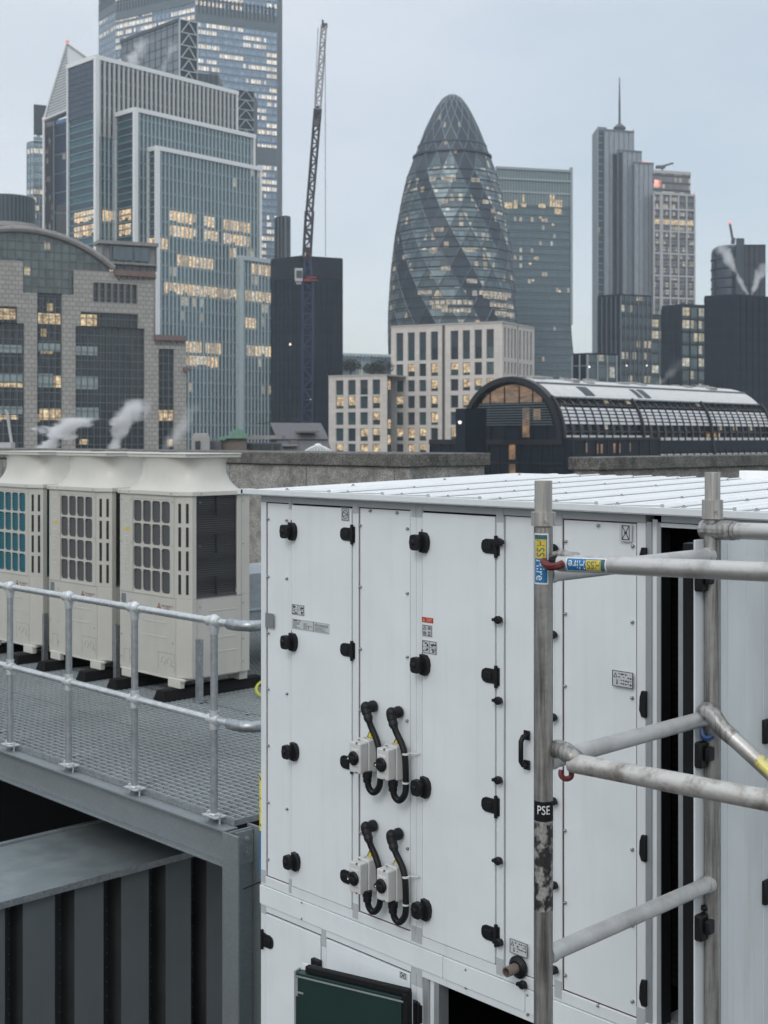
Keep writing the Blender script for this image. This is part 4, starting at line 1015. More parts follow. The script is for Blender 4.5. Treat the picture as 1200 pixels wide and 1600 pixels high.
M['beacon'] = glow('red_beacon', (1.0,.30,.22), 1.6, cw=5, ch=5)
M['lamp'] = glow('white_lamp', (1.0,.93,.82), 2.0, cw=5, ch=5)
M['refl'] = simple('pale_window', (.30,.36,.36), .25, .3, var=.2, vscale=.6)
M['winglass'] = simple('dark_window', (.05,.065,.075), .12, .35, var=.3, vscale=.5)
M['winglass2'] = simple('teal_window', (.07,.12,.13), .12, .35, var=.3, vscale=.5)

def wallbase(C, L, R):  # footprint from the near corner and the two receding ends
    return [L, C, R, L + R - C]
class Face:
    """vertical face from A to B (A on the left as seen), between z0 and z1"""
    def __init__(s, A, B, z0, z1):
        s.A, s.B, s.z0, s.z1 = V(A), V(B), z0, z1; s.L = (s.B-s.A).length; s.d = (s.B-s.A)/s.L
        s.n = V((s.d.y, -s.d.x))
        if s.n.dot(-s.A) < 0: s.n = -s.n
    def P(s, u, z, o=0.0): q = s.A + s.d*u + s.n*o; return V((q.x, q.y, z))
    def u(s, px): return (ext(s.A, s.d, px) - s.A).dot(s.d)
    def uz(s, px, py):
        q = ext(s.A, s.d, px); return (q-s.A).dot(s.d), zat(py, q)
    def rect(s, k, u0, u1, z0, z1, o=0.0, m=0):
        k.face([s.P(u0,z0,o), s.P(u1,z0,o), s.P(u1,z1,o), s.P(u0,z1,o)], [(u0,z0),(u1,z0),(u1,z1),(u0,z1)], m)
    def slab(s, k, u0, u1, z0, z1, o0, o1, m=0):
        c = s.P((u0+u1)/2, (z0+z1)/2, (o0+o1)/2)
        k.obox(c, p3(s.d*((u1-u0)/2), 0), p3(s.n*((o1-o0)/2), 0), (0,0,(z1-z0)/2), m)
    def glass(s, k, m=0, z0=None, z1=None): s.rect(k, 0, s.L, s.z0 if z0 is None else z0, s.z1 if z1 is None else z1, .0, m)
    def fins(s, k, step, w, dep, z0=None, z1=None, u0=0, u1=None, o=.02):
        u1 = s.L if u1 is None else u1; n = max(1, round((u1-u0)/step))
        for i in range(n+1):
            u = u0 + (u1-u0)*i/n; s.slab(k, u-w/2, u+w/2, s.z0 if z0 is None else z0, s.z1 if z1 is None else z1, o, dep)
    def bands(s, k, step, h, dep, z0=None, z1=None, u0=0, u1=None, o=.02):
        z = s.z0 if z0 is None else z0; z1 = s.z1 if z1 is None else z1
        while z < z1: s.slab(k, u0, s.L if u1 is None else u1, z-h/2, min(z+h/2, z1), o, dep); z += step
def core(k, poly, z0, z1, inset=.25):
    c = sum((V(p) for p in poly), V((0,0)))/len(poly)
    k.prism([V(p) + (c-V(p)).normalized()*inset for p in poly], z0, z1-.05)
def bthing(name, C, label, cat): return thing(name, (C.x, C.y, 0), label, cat)
def footprint(Z, pc, pl, pr, vl, vr):
    C = at(pc, Z); L = ext(C, vdir(vl), pl); R = ext(C, vdir(vr), pr); return C, L, R
def slabtower(name, label, Z, pc, pl, pr, vl, vr, pyt, glL, glR, fin=None, band=None, finm='c_fin', bandm='c_band', cat='office tower', cap='c_grey', z0=0, capd=.6):
    """two-faced tower: near corner pc, receding faces to pl and pr; returns thing, faces, top"""
    C, L, R = footprint(Z, pc, pl, pr, vl, vr); zt = zat(pyt, C)
    t = bthing(name, C, label, cat); fl, fr = Face(L, C, z0, zt), Face(C, R, z0, zt)
    k = MB(); core(k, wallbase(C, L, R), z0, zt); k.build('core', M['c_dark'], t)
    k = MB(); fl.glass(k); k.build('glazing', M[glL], t); k = MB(); fr.glass(k); k.build('glazing', M[glR], t)
    k = MB()
    if fin:
        for f in (fl, fr): f.fins(k, *fin)
        k.build('mullion', M[finm], t)
    if band:
        k = MB()
        for f in (fl, fr): f.bands(k, *band)
        k.build('floor_band', M[bandm], t)
    if cap:
        k = MB(); k.prism([q for q in wallbase(C, L, R)], zt-.02, zt+capd); k.build('roof_edge', M[cap], t)
    return t, fl, fr, zt

# ---- tall glass tower at the back, top out of the picture
gmat('g_back', (.28,.36,.44), .25, .65, 1.5, 3.9, .50, .55, 1.25, (1.0,.80,.52), 9, (.14,.19,.26), .34, 1)
gmat('g_back2', (.34,.43,.52), .12, .75, 1.5, 3.9, .14, .22, .8, (1.0,.80,.52), 7, (.25,.32,.40), .34, 2)
C = at(305, 700); L1 = ext(C, vdir(-2700), 181); L2 = ext(L1, vdir(-900), 155); R = ext(C, vdir(5200), 432.5)
t = bthing('glass_tower', C, 'tallest pale blue glass tower rising out of the picture behind the stepped glass block', 'skyscraper')
zt = 290
for A_, B_, g in ((L2, L1, 'g_back2'), (L1, C, 'g_back'), (C, R, 'g_back')):
    f = Face(A_, B_, 0, zt); k = MB(); f.glass(k); k.build('glazing', M[g], t)
    k = MB(); f.bands(k, 3.9, .55, .2); k.build('floor_band', M['c_band2'], t)
    k = MB(); f.fins(k, 3.0, .22, .30); k.build('mullion', M['c_fin2'], t)
    k = MB(); 
    for a, b in ((8, 33), (220, 247)):
        zz0, zz1 = zat(b, A_), zat(a, A_); f.slab(k, 0, f.L, zz0, zz1, .1, .45)
    k.each('plant_floor', M['c_grey'], t)
    k = MB(); f.fins(k, 2.2, .9, .6, zat(20, A_), zat(-6, A_), 2, f.L-2, .3); k.build('plant_louvre', M['c_louv'], t)
k = MB(); core(k, [L2, L1, C, R, R+FW*45, L2+FW*45], 0, zt, .5); k.build('core', M['c_dark'], t)

# ---- sloping braced tower
C = at(280, 600); L = ext(C, vdir(-1450), 190); R = ext(C, vdir(3200), 308); zt = zat(30, C)
t = bthing('braced_tower', C, 'dark wedge-topped tower with a white braced strip, in front of the tallest glass tower', 'skyscraper')
k = MB(); core(k, wallbase(C, L, R), 0, zt, .6); k.build('core', M['c_grey'], t)
f = Face(L, C, 0, zt); k = MB(); f.rect(k, 0, f.L, 0, zt); k.build('mesh_cladding', simple('grey_mesh_cladding', (.20,.235,.265), .5, .3, col2=(.14,.165,.19), vscale=.06), t)
k = MB(); f.slab(k, -.2, f.L, zt-1.0, zt+.5, 0, .6); f.fins(k, 4.5, .2, .25); f.bands(k, 4, .25, .2); k.build('frame', M['c_louv'], t)
f = Face(C, R, 0, zt); k = MB(); f.rect(k, 0, f.L, 0, zt); k.build('strip_cladding', M['c_dark'], t)
k = MB(); st = f.L*1.0; z = zt; i = 0
while z > zt-70:
    for a, b in (((.1,0),(.5,-.62)), ((.9,0),(.5,-.62))): k.bar(f.P(a[0]*f.L, z-st*.62*1.0+0, .6), f.P(.5*f.L, z-.5, .6), .55, .4)
    k.bar(f.P(0, z, .5), f.P(f.L, z, .5), .5, .4); z -= st*.62
f.fins(k, f.L, .5, .7); k.build('brace', M['c_fin'], t)
# small braced block and plant boxes further along
C = at(372, 610); R = ext(C, vdir(5000), 396); f = Face(C, R, 100, zat(140, C))
t = bthing('braced_block', C, 'small dark block with pale bracing between the stepped glass block and the tallest tower', 'building')
k = MB(); k.prism([C, R, R+FW*20, C+FW*20], 0, f.z1); k.build('wall', M['c_dark2'], t)
k = MB(); z = f.z1
while z > f.z1-40:
    k.bar(f.P(0, z-4.6, .3), f.P(f.L/2, z, .3), .4, .3); k.bar(f.P(f.L, z-4.6, .3), f.P(f.L/2, z, .3), .4, .3); k.bar(f.P(0, z, .3), f.P(f.L, z, .3), .4, .3); z -= 4.6
k.build('brace', M['c_fin'], t)
C = at(309, 590); R = ext(C, vdir(5000), 341); t = bthing('plant_block', C, 'dark stepped plant block beside the braced tower', 'building')
k = MB(); k.prism([C, R, R+FW*16, C+FW*16], 0, zat(114, C)); k.build('wall', M['c_louv'], t)
k = MB(); a = ext(C, vdir(5000), 326); k.prism([a, R-(R-a)*.06, R-(R-a)*.06+FW*14, a+FW*14], zat(114, C), zat(109, C)); f = Face(C, R, 0, zat(114, C)); f.fins(k, 2.4, .3, .4, f.z1-30); k.build('plant_box', M['c_grey'], t)

# ---- pointed tower at the left
C = at(107, 540); L = ext(C, vdir(-1700), 69); R = ext(C, vdir(2600), 150)
t = bthing('pointed_tower', C, 'tower with a pointed louvred crown behind the stepped glass block', 'skyscraper')
ap = zat(62, C); zl = zat(188, L); zc = zat(172, C)
fl = Face(L, C, 0, zc)
gmat('g_blue', (.10,.17,.30), .10, .7, 2.6, 4, .02, .3, .7); gmat('g_brown', (.13,.12,.13), .25, .4, 1.6, 4.0, .25, .8, 1.0, (1,.75,.55), 3)
um = fl.u(85)
k = MB(); fl.rect(k, um, fl.L, 0, zc-3); k.build('glazing', M['g_blue'], t)
k = MB(); fl.rect(k, 0, um, 0, zl-1.5); k.build('glazing', M['g_brown'], t)
apx = ext(C, vdir(2600), 105.5); PK = at(105, 545)
tri = [V((L.x, L.y, zl)), p3(C, zc), V((PK.x, PK.y, ap)), ]
R2 = p3(R, zat(100, R))
k = MB()
k.extr([tri[0], tri[1], tri[2]], p3(FW*6, 0)); k.build('crown', simple('crown_louvre_panel', (.68,.70,.71), .5, .0), t)
k = MB(); k.extr([tri[1], p3(R, zc), R2, tri[2]], p3(FW*6, 0)); k.build('crown', bpy.data.materials['crown_louvre_panel'], t)
k = MB(); n = 24
for i in range(1, n):
    s = i/n; a = tri[0]+(tri[2]-tri[0])*s; b = tri[1]+(tri[2]-tri[1])*s; o = p3(FW*-.35, 0); k.bar(a+o, b+o, .22, .28)
k.build('crown_louvre', M['c_fin2'], t)
k = MB(); o = p3(FW*-.5, 0)
k.tube([tri[0]+o, tri[2]+o], .55, 8); k.tube([tri[2]+o, R2+o], .55, 8); k.tube([tri[0]+o, tri[1]+o], .6, 8); k.tube([p3(L, 0)+o, tri[0]+o], .6, 8); k.build('edge_tube', M['c_white'], t, smooth=True)
k = MB(); k.prism([L, C, R, R+FW*25, L+FW*25], 0, zl-3.2); k.build('core', M['c_dark'], t)
k = MB(); fl.bands(k, 8, .35, .25, 0, zc-5, um); fl.fins(k, fl.L-um, .8, .4, 0, zc-3, um); k.build('mullion', M['c_grey'], t)
k = MB()
for q, o_ in ((tri[2], .5), (tri[0], .5)): k.ball(q + V((0,0,.6)), .9, 8, 6)
k.each('beacon', M['beacon'], t)
f = Face(ext(L, fl.d, 88), ext(L, fl.d, 107.5), 0, zat(320, C)); t2 = bthing('dark_glass_block', f.A-FW*30, 'small dark glazed block at the foot of the pointed tower', 'building')
f = Face(at(88, 470), at(108, 470), 0, zat(320, at(98, 470))); gmat('g_dk', (.05,.055,.065), .12, .5, 2, 3.8, .12, .5, .6)
k = MB(); f.glass(k); k.build('glazing', M['g_dk'], t2); k = MB(); k.prism([f.A+FW*.1, f.B+FW*.1, f.B+FW*15, f.A+FW*15], 0, f.z1-.1); k.build('core', M['c_dark'], t2); k = MB(); f.bands(k, 7.6, .5, .3); k.build('floor_band', M['c_grey'], t2)
# ---- pale glass tower further left
gmat('g_pale', (.30,.38,.42), .14, .6, 1.5, 3.9, .30, .55, .8, (1,.86,.66), 4, (.22,.28,.31), .3, 5)
t, a, b, zt = slabtower('glass_tower', 'stepped pale glass tower at the picture edge beyond the pointed tower', 620, 52, 42.5, 80, -2000, 5000, 222, 'g_pale', 'g_pale', (3, .3, .3), (3.9, .6, .25), 'c_fin2')
f = Face(ext(b.A, b.d, 52.5), ext(b.A, b.d, 80), zt, zat(165, b.A)); k = MB(); f.glass(k); k.build('glazing', M['g_pale'], t)
k = MB(); k.prism([f.A+FW*.1, f.B+FW*.1, f.B+FW*14, f.A+FW*14], zt, f.z1); k.build('upper_block', M['c_grey'], t); k = MB(); f.bands(k, 3.9, .6, .25); f.slab(k, 0, f.L, zt+4, zt+18, .1, .5); k.build('floor_band', M['c_louv'], t)
# ---- round dark plant drum at the left edge
C = at(2, 330); t = bthing('drum_block', C+FW*9, 'dark ribbed drum rising behind the stone arch at the picture edge', 'building')
k = MB(); cc = C + FW*7; r = 6.4; n = 40
k.lathe((cc.x, cc.y, 0), (0,0,1), [(0,r),(zat(303,C),r),(zat(301,C),r-.4)], n); k.build('drum', M['c_louv'], t, smooth=True)
k = MB()
for i in range(n):
    a = 2*math.pi*i/n; k.box(cc.x+r*math.cos(a)-.12, cc.x+r*math.cos(a)+.12, cc.y+r*math.sin(a)-.12, cc.y+r*math.sin(a)+.12, zat(344,C), zat(302.5,C))
k.build('drum_rib', M['c_grey'], t)
k = MB(); k.lathe((cc.x, cc.y, zat(352,C)), (0,0,1), [(0,r+.2),(0,r+.9),(1.1,r+.9),(1.1,r+.2)], n); k.build('drum_ledge', M['c_conc'], t, smooth=True)

# ---- stepped glass block with pale fins
gmat('g_step', (.085,.145,.175), .22, .6, 1.7, 4.95, .02, .08, .45, (1.0,.86,.62), 6, (.10,.155,.175), .3, 8)
gmat('g_stepL', (.045,.115,.145), .25, .5, 1.7, 4.95, .01, .1, .55, (1.0,.82,.55), 6, (.035,.07,.09), .35, 9)
gmat('g_stepT', (.050,.070,.105), .18, .4, 1.5, 3.9, .0, .1, .5, seed=10)
ZS = 443
CA = at(150, ZS); dl, dr = vdir(-1500), vdir(2470)
t = bthing('stepped_glass_block', CA, 'big stepped glass office block with pale vertical fins and warm lit floors', 'office block')
def tier(Lp, Cp, Rp, zt, z0, nm, plant=None):
    fl, fr = Face(Lp, Cp, z0, zt), Face(Cp, Rp, z0, zt)
    k = MB(); core(k, [Lp, Cp, Rp, Lp+Rp-Cp], z0, zt, .3); k.build('core', M['c_dark'], t)
    k = MB(); fl.glass(k); k.build('glazing', M['g_stepL'], t); k = MB(); fr.glass(k); k.build('glazing', M['g_step'], t)
    k = MB(); fr.fins(k, 1.70, .32, .40, z0, plant if plant else zt); k.build('fin', M['c_fin'], t)
    k = MB(); fl.bands(k, 2.475, .42, .30); fr.bands(k, 4.95, .55, .24); k.build('floor_band', M['c_band'], t)
    k = MB(); e = .75
    for f in (fl, fr): f.slab(k, -e*.5, f.L+e*.5, zt-.2, zt+1.3, -.5, .8)
    fr.slab(k, -e, e, z0, zt+.2, -.4, .9); fr.slab(k, fr.L-.8, fr.L, z0, zt, -.4, .8); fl.slab(k, 0, .7, z0, zt, -.4, .8)
    k.build('edge_frame', M['c_white'] if nm != 'D' else M['c_fin'], t)
    return fl, fr
RA = ext(CA, dr, 370); LA = ext(CA, dl, 107); zA = zat(92, CA)
SB = ext(CA, dr, 181); CBb = ext(SB, -dl, 211); zB = zat(174, CBb); RB = ext(CBb, dr, 397)
SC_ = ext(CBb, dr, 232); CCc = ext(SC_, -dl, 245); zC = zat(234, CCc); RC = ext(CCc, dr, 407)
SD = ext(CCc, dr, 372); CDd = ext(SD, -dl, 376); zD = zat(405, CDd); RD = ext(CDd, dr, 444)
flA, frA = tier(LA, CA, RA, zA, 0, 'A', zat(205, CA)); flB, frB = tier(SB, CBb, RB, zB, 0, 'B'); flC, frC = tier(SC_, CCc, RC, zC, 0, 'C'); flD, frD = tier(SD, CDd, RD, zD, 0, 'D')
k = MB(); frA.rect(k, 1, frA.L-.8, zat(212, CA), zA-.3, .06); k.build('plant_screen', M['c_louv'], t)
k = MB(); frA.fins(k, 1.95, .68, .7, zat(212, CA), zA, 1.2, frA.L-.5); k.build('plant_fin', simple('plant_fin_metal', (.52,.53,.52), .5, .1), t)
k = MB(); flA.rect(k, .7, flA.L-.75, zat(175, CA), zA-.2, .31); flA.bands(k, 1.95, .2, .5, zat(175, CA), zA-1, .7, flA.L-.7, .3); k.build('plant_screen', M['g_stepT'], t)
def lit(f, k, x0, x1, y0, y1, w=1.55, g=.36, o=.045, h=None):
    """lit glazing between the fins, from a band of the face"""
    ua, za = f.uz(x0, y0); ub = f.u(x1); zb = zat(y1, ext(f.A, f.d, (x0+x1)/2)); za = zat(y0, ext(f.A, f.d, (x0+x1)/2))
    # snap to storeys
    n = max(1, round((za-zb)/5.2)); z = round(zb/4.95)*4.95
    for i in range(n):                                         # one row of rooms: some blinds down, some lamps off
        kr_ = MB(); a, b = max(ua, .1), min(ub, f.L-.1); nb_ = max(1, round((b-a)/1.7))
        for j in range(nb_):
            if nb_ > 2 and rl.random() < .04: continue
            q0 = z+.55+4.95*i + (rl.choice((0,.4,.9)) if rl.random() < .45 else 0); m_ = rl.choice((0,0,0,1,1,2)); z1q = z+4.35+4.95*i
            f.rect(kr_, a+(b-a)*j/nb_+.08, a+(b-a)*(j+1)/nb_-.08, q0, z1q, o, m_)
        if kr_.f: kr_.build('lit_floor', [M['warm'], M['warm_b'], M['warm_c']], t)
rl = random.Random(21); M['warm_b'] = glow('lit_office_pale', (1.0,.80,.52), 1.0, cw=.7, ch=.6); M['warm_c'] = glow('lit_office_dim', (.95,.66,.36), .62, cw=.6, ch=.9)
k = MB()
for x0, x1 in ((264,308),(318,340),(349,390)): lit(frC, k, x0, x1, 338, 384)
lit(frC, k, 276, 333, 393, 410); lit(frC, k, 246, 262, 376, 392); lit(frC, k, 352, 370, 398, 412); lit(frC, k, 256, 372, 455, 474)
lit(frD, k, 392, 430, 412, 426); lit(frD, k, 382, 438, 466, 480); lit(frD, k, 378, 400, 500, 512)
lit(flA, k, 116, 148, 340, 378); lit(flB, k, 186, 205, 336, 376); lit(frA, k, 160, 180, 338, 350); lit(flC, k, 234, 244, 378, 392); lit(flC, k, 238, 244, 455, 470)
lit(frC, k, 290, 345, 545, 556); lit(frC, k, 290, 340, 570, 582); lit(frD, k, 385, 436, 556, 566)

# ---- postmodern stone building with an arched roof
gmat('g_stone', (.030,.036,.040), .2, .4, 1.15, 1.55, .025, .12, .6, (1.0,.80,.45), 3, None, .0, 13, .35, (.09,.10,.10))
gmat('g_arch', (.13,.15,.142), .16, .4, 1.2, 1.6, .02, .3, .7, (1,.9,.6), 3, None, .0, 14, .25)
M['stone'] = bricky('pale_stone_cladding', (.40,.385,.36), (.335,.322,.303), (.15,.145,.135), 1.15, .82, .8, .055, .3)
M['stone_r'] = simple('red_cornice', (.17,.115,.10), .7, var=.2, vscale=.4)
M['stone_d'] = simple('grey_cornice', (.25,.24,.23), .7, var=.2, vscale=.3)
dS = vdir(4500); A0 = ext(at(160, 240), dS, -70); f = Face(A0, ext(A0, dS, 295), 0, 70)
t = bthing('stone_building', f.A, 'pale stone building with stepped gables, dark gridded windows and a big arched roof', 'building')
def grid_wall(f, k, solids, holes, dep=.0):
    """wall with real openings; rectangles are (px0, px1, py_top, py_bottom) measured on the face"""
    def cv(r): 
        xm = (r[0]+r[1])/2; q = ext(f.A, f.d, xm); return (f.u(r[0]), f.u(r[1]), zat(r[3], q), zat(r[2], q))
    S = [cv(r) for r in solids]; H = [cv(r) for r in holes]
    us = sorted({v for r in S+H for v in r[:2]}); zs = sorted({v for r in S+H for v in r[2:]})
    def ins(r, u, z): return r[0] < u < r[1] and r[2] < z < r[3]
    for a, b in zip(us, us[1:]):
        run = None
        for c, d in zip(zs, zs[1:]):
            u, z = (a+b)/2, (c+d)/2
            ok = any(ins(r, u, z) for r in S) and not any(ins(r, u, z) for r in H)
            if ok: f.rect(k, a, b, c, d)
    for r in H:   # reveals
        for (u, z, u2, z2) in ((r[0],r[2],r[0],r[3]), (r[1],r[2],r[1],r[3]), (r[0],r[3],r[1],r[3]), (r[0],r[2],r[1],r[2])):
            k.face([f.P(u,z,0), f.P(u2,z2,0), f.P(u2,z2,-dep), f.P(u,z,-dep)], [(0,0),(.2,0),(.2,.2),(0,.2)])
    return H
hol = [(-70,38,503,760),(-70,27,477,503.2),(58,97,458,760),(118,226,511,760),(126,216,489,511.2),(145,215,443,473),(248,272,545,760)]
sol = [(-70,36,405,760),(36,115,459,760),(115,240,425,760),(240,291,532,760)]
k = MB(); H = grid_wall(f, k, sol, hol, .6); k.build('stone_wall', M['stone'], t)
u0, u1 = f.u(-70), f.u(291); za = zat(420, f.P(f.u(160), 0).xy)
k = MB(); k.prism([f.A-f.n*1.0, (f.A+f.d*f.u(240))-f.n*1.0, f.A+f.d*f.u(240)-f.n*35, f.A-f.n*35], 0, zat(432, f.P(f.u(240), 0).xy)); k.prism([f.A+f.d*f.u(240)-f.n*1.0, f.A+f.d*f.u(289.5)-f.n*1.0, f.A+f.d*f.u(289.5)-f.n*30, f.A+f.d*f.u(240)-f.n*30], 0, zat(534, f.P(f.u(280), 0).xy)); k.build('core', M['c_dark2'], t)
k = MB()                                                      # glazing and mullions in every opening
for i, r in enumerate(H):
    if i == 5: continue
    f.rect(k, r[0], r[1], r[2], r[3], -.6)
k.build('glazing', M['g_stone'], t)
k = MB()
for i, r in enumerate(H):
    if i == 5: continue
    n = max(2, round((r[1]-r[0])/1.15)); m_ = max(1, round((r[3]-r[2])/1.55))
    for j in range(n+1): u = r[0]+(r[1]-r[0])*j/n; f.slab(k, u-.06, u+.06, r[2], r[3], -.59, -.42)
    z = r[2]
    while z < r[3]: f.slab(k, r[0], r[1], z-.06, z+.06, -.59, -.44); z += 1.55
k.build('mullion', M['c_grey'], t)
r = H[5]; k = MB(); f.rect(k, r[0], r[1], r[2], r[3], -.6); k.build('louvre_panel', M['winglass'], t)
k = MB(); n = 7
for j in range(n+1): u = r[0]+(r[1]-r[0])*j/n; f.slab(k, u-.22, u+.22, r[2], r[3], -.55, -.05)
k.build('louvre_pier', M['stone'], t)
k = MB()                                                      # lit and pale rooms
for x0, x1, y0, y1, m in ((-20,26,480,500,0),(60,96,488,507,0),(127,153,490,510,0),(-20,36,537,552,1),(60,96,535,550,1),(119,154,540,556,1),(-20,37,583,597,1),(-20,37,597,606,0),(60,84,583,606,1),(84,97,586,606,0),(119,155,587,609,1),(-20,37,634,648,1),(0,30,648,656,0),(62,97,638,657,0),(119,156,636,657,1),(249,272,640,658,0),(262,272,686,698,0),(125,140,686,695,0)):
    ua, z1_ = f.uz(x0, y0); ub, z0_ = f.uz(x1, y1); f.rect(k, ua+.08, ub-.08, z0_+.08, z1_-.05, -.585, m)
k.each('lit_window', [M['warm2'], M['refl']], t)
k = MB()                                                      # cornices, dentils
def cor(x0, x1, y, h, o, kk): 
    ua, z = f.uz(x0, y); ub, z2 = f.uz(x1, y); f.slab(kk, ua, ub, (z+z2)/2-h, (z+z2)/2, -1.2, o)
cor(178, 240.5, 424, 1.0, .7, k); cor(240, 288, 524, 1.0, .7, k); cor(286, 294, 574, .8, .6, k); k.build('cornice', M['stone_r'], t)
k = MB()
for x in range(183, 240, 8): cor(x, x+4, 429, .9, .35, k)
for x in range(243, 286, 8): cor(x, x+4, 530, .9, .35, k)
k.build('dentil', M['stone'], t)
# arch: glazed gable, pale ring and the vault behind it
cu, ctop = f.uz(38, 358); ue, ze = f.uz(178, 419); hc = ue-cu; sg = ctop-ze; Rr = (hc*hc+sg*sg)/(2*sg); zc_ = ctop-Rr
arc = []
for i in range(41):
    a = math.asin(hc/Rr)*(i/40*2-1); arc.append((cu+Rr*math.sin(a), zc_+Rr*math.cos(a)))
k = MB(); zb_ = zat(462, f.P(f.u(90), 0).xy)
pts = [(u, z) for u, z in arc] 
for (ua, za_), (ub, zb2_) in zip(arc, arc[1:]): k.face([f.P(ua, zb_, -.7), f.P(ub, zb_, -.7), f.P(ub, zb2_, -.7), f.P(ua, za_, -.7)], [(ua, zb_), (ub, zb_), (ub, zb2_), (ua, za_)])
k.build('arch_glazing', M['g_arch'], t)
k = MB()
for (ua, za_), (ub, zb2_) in zip(arc, arc[1:]):
    k.face([f.P(ua, za_, -.9), f.P(ub, zb2_, -.9), f.P(ub, zb2_, -34), f.P(ua, za_, -34)])
k.build('vault_roof', M['c_grey'], t)
k = MB(); k.tube([f.P(u, z, -.3) for u, z in arc], .62, 8); k.build('arch_ring', M['stone_d'], t, smooth=True)
k = MB()
for j in range(-12, 13):
    u = cu + j*1.2*1.15
    if abs(u-cu) < hc:
        z = zc_+math.sqrt(Rr*Rr-(u-cu)**2); f.slab(k, u-.06, u+.06, zb_, z, -.69, -.5)
z = zb_
while z < ctop:
    w = math.sqrt(max(0, Rr*Rr-(z-zc_)**2)); w = min(w, hc*1.3); f.slab(k, cu-w, cu+w, z-.06, z+.06, -.69, -.52); z += 1.6
k.build('mullion', M['c_grey'], t)
# plant terrace between the arch and the glass block
C, L, R = footprint(262, 160, 150, 243, -1500, 5000); t = bthing('plant_terrace', C, 'grey rooftop plant terrace between the stone arch and the stepped glass block', 'building')
zt = zat(381, C); fr = Face(C, R, 20, zt); k = MB(); k.prism(wallbase(C, L, R), 20, zt); k.build('wall', M['stone_d'], t)
k = MB(); fr.slab(k, fr.u(176), fr.u(230), zat(405, C), zat(384, C), 0, .5); fr.fins(k, 1.6, .3, .5, zat(420, C), zt); k.build('screen', M['c_grey'], t)
k = MB(); fr.slab(k, -1, fr.L+.4, zt, zt+.7, -4, .9); fr.slab(k, 0, fr.L, zat(412, C), zat(409, C), 0, 1.2); k.build('roof_edge', M['stone_d'], t)

# ---- dark tower behind the crane and a sliver behind it
gmat('g_dark', (.006,.017,.032), .35, .2, 1.5, 3.8, .006, .1, .55, (1,.95,.85), 4, (.008,.012,.018), .4, 20, spec=.2)
t, a, b, zt = slabtower('dark_tower', 'plain black glass tower behind the crane', 350, 470, 424, 535, -1900, 4900, 401, 'g_dark', 'g_dark', (1.5, .14, .16), (3.8, .5, .14), 'c_dark2', 'c_dark2', cap='c_dark2', capd=.3)
k = MB(); b.slab(k, 0, b.L, zat(434, b.A), zat(402, b.A), .12, .3); a.slab(k, 0, a.L, zat(434, b.A), zat(402, b.A), .12, .3); k.build('crown_band', M['c_dark'], t)
k = MB()
for x in (449, 455, 461, 466, 471): 
    k.ball(Face(a.A, b.B, 0, 1).P(Face(a.A, b.B, 0, 1).u(x), zat(652+(x-449)*.1, b.A), 1.5), .28, 6, 4)
for x, y in ((453.5,538),(486,625)): k.ball(p3(at(x, 340), zat(y, at(x, 340))), .33, 6, 4)
k.each('lamp', M['lamp'], t)
slabtower('dark_slab', 'thin dark slab seen between the stepped glass block and the black tower', 460, 446, 430, 452.5, -1500, 3000, 338, 'g_dk', 'g_dk', (1.8, .5, .3), None, 'c_grey', cat='building', cap='c_dark2', capd=.3)

# ---- luffing crane
ZK = 318; C = at(481, ZK)
t = thing('tower_crane', p3(C, 0), 'blue-masted luffing crane with its red and white jib raised almost upright', 'crane')
M['k_blue'] = simple('crane_blue', (.022,.035,.085), .5, var=.2, vscale=1); M['k_red'] = simple('crane_red', (.26,.035,.03), .5); M['k_grey'] = simple('crane_grey', (.07,.07,.08), .5); M['k_white'] = simple('crane_white', (.45,.45,.46), .5)
def lattice(k, p, q, w, bay, r, w2=None):
    p, q = V(p), V(q); d = (q-p); Ln = d.length; d /= Ln; a = d.cross(V((FW.x, FW.y, 0))).normalized(); b = d.cross(a); w2 = w2 or w; n = max(2, round(Ln/bay))
    def pt_(i, s, h): t_ = i/n; ww = (w+(w2-w)*t_)/2; return p+d*(Ln*t_)+a*(ww*s)+b*(ww*h)
    for s in (-1, 1):
        for h in (-1, 1): k.tube([pt_(0, s, h), pt_(n, s, h)], r, 5)
    for i in range(n):
        e = 1 if i % 2 else -1
        for h in (-1, 1): k.tube([pt_(i, e, h), pt_(i+1, -e, h)], r*.7, 4); k.tube([pt_(i, h, e), pt_(i+1, h, -e)], r*.7, 4); k.tube([pt_(i, -1, h), pt_(i, 1, h)], r*.6, 4)
zs1 = zat(441, C)
k = MB(); lattice(k, p3(C, 8), p3(C, zs1), 2.5, 2.6, .24); k.build('mast', M['k_blue'], t)
k = MB(); c = p3(C, zs1); rt = p3(RT, 0)
k.lathe(c, (0,0,1), [(0,1.4),(.3,1.4),(.3,1.2),(.8,1.2)], 16); k.build('slew_ring', M['k_red'], t); k = MB(); lattice(k, c, W(481, 404, ZK), 2.0, 2.0, .26, 1.2); k.build('tower_head', M['k_blue'], t)
k = MB(); k.obox(W(487, 434, ZK), rt*1.1, p3(FW*1.2,0), (0,0,.15)); k.obox(W(484, 439, ZK), rt*1.9, p3(FW*1.5,0), (0,0,.15)); k.build('machinery_deck', M['k_red'], t)
k = MB(); k.obox(W(467, 430, ZK-1), rt*.95, p3(FW*1.0,0), (0,0,1.6)); cb = k.build('cab', M['k_white'], t, bevel=.08); k = MB(); k.obox(W(467.5, 428.5, ZK-2.05), rt*.7, p3(FW*.05,0), (0,0,.9)); k.build('cab_window', M['winglass'], cb)
k = MB(); k.obox(W(467, 441, ZK-1), rt*.6, p3(FW*.6,0), (0,0,.5)); k.build('cab_bracket', M['k_white'], cb)
k = MB(); 
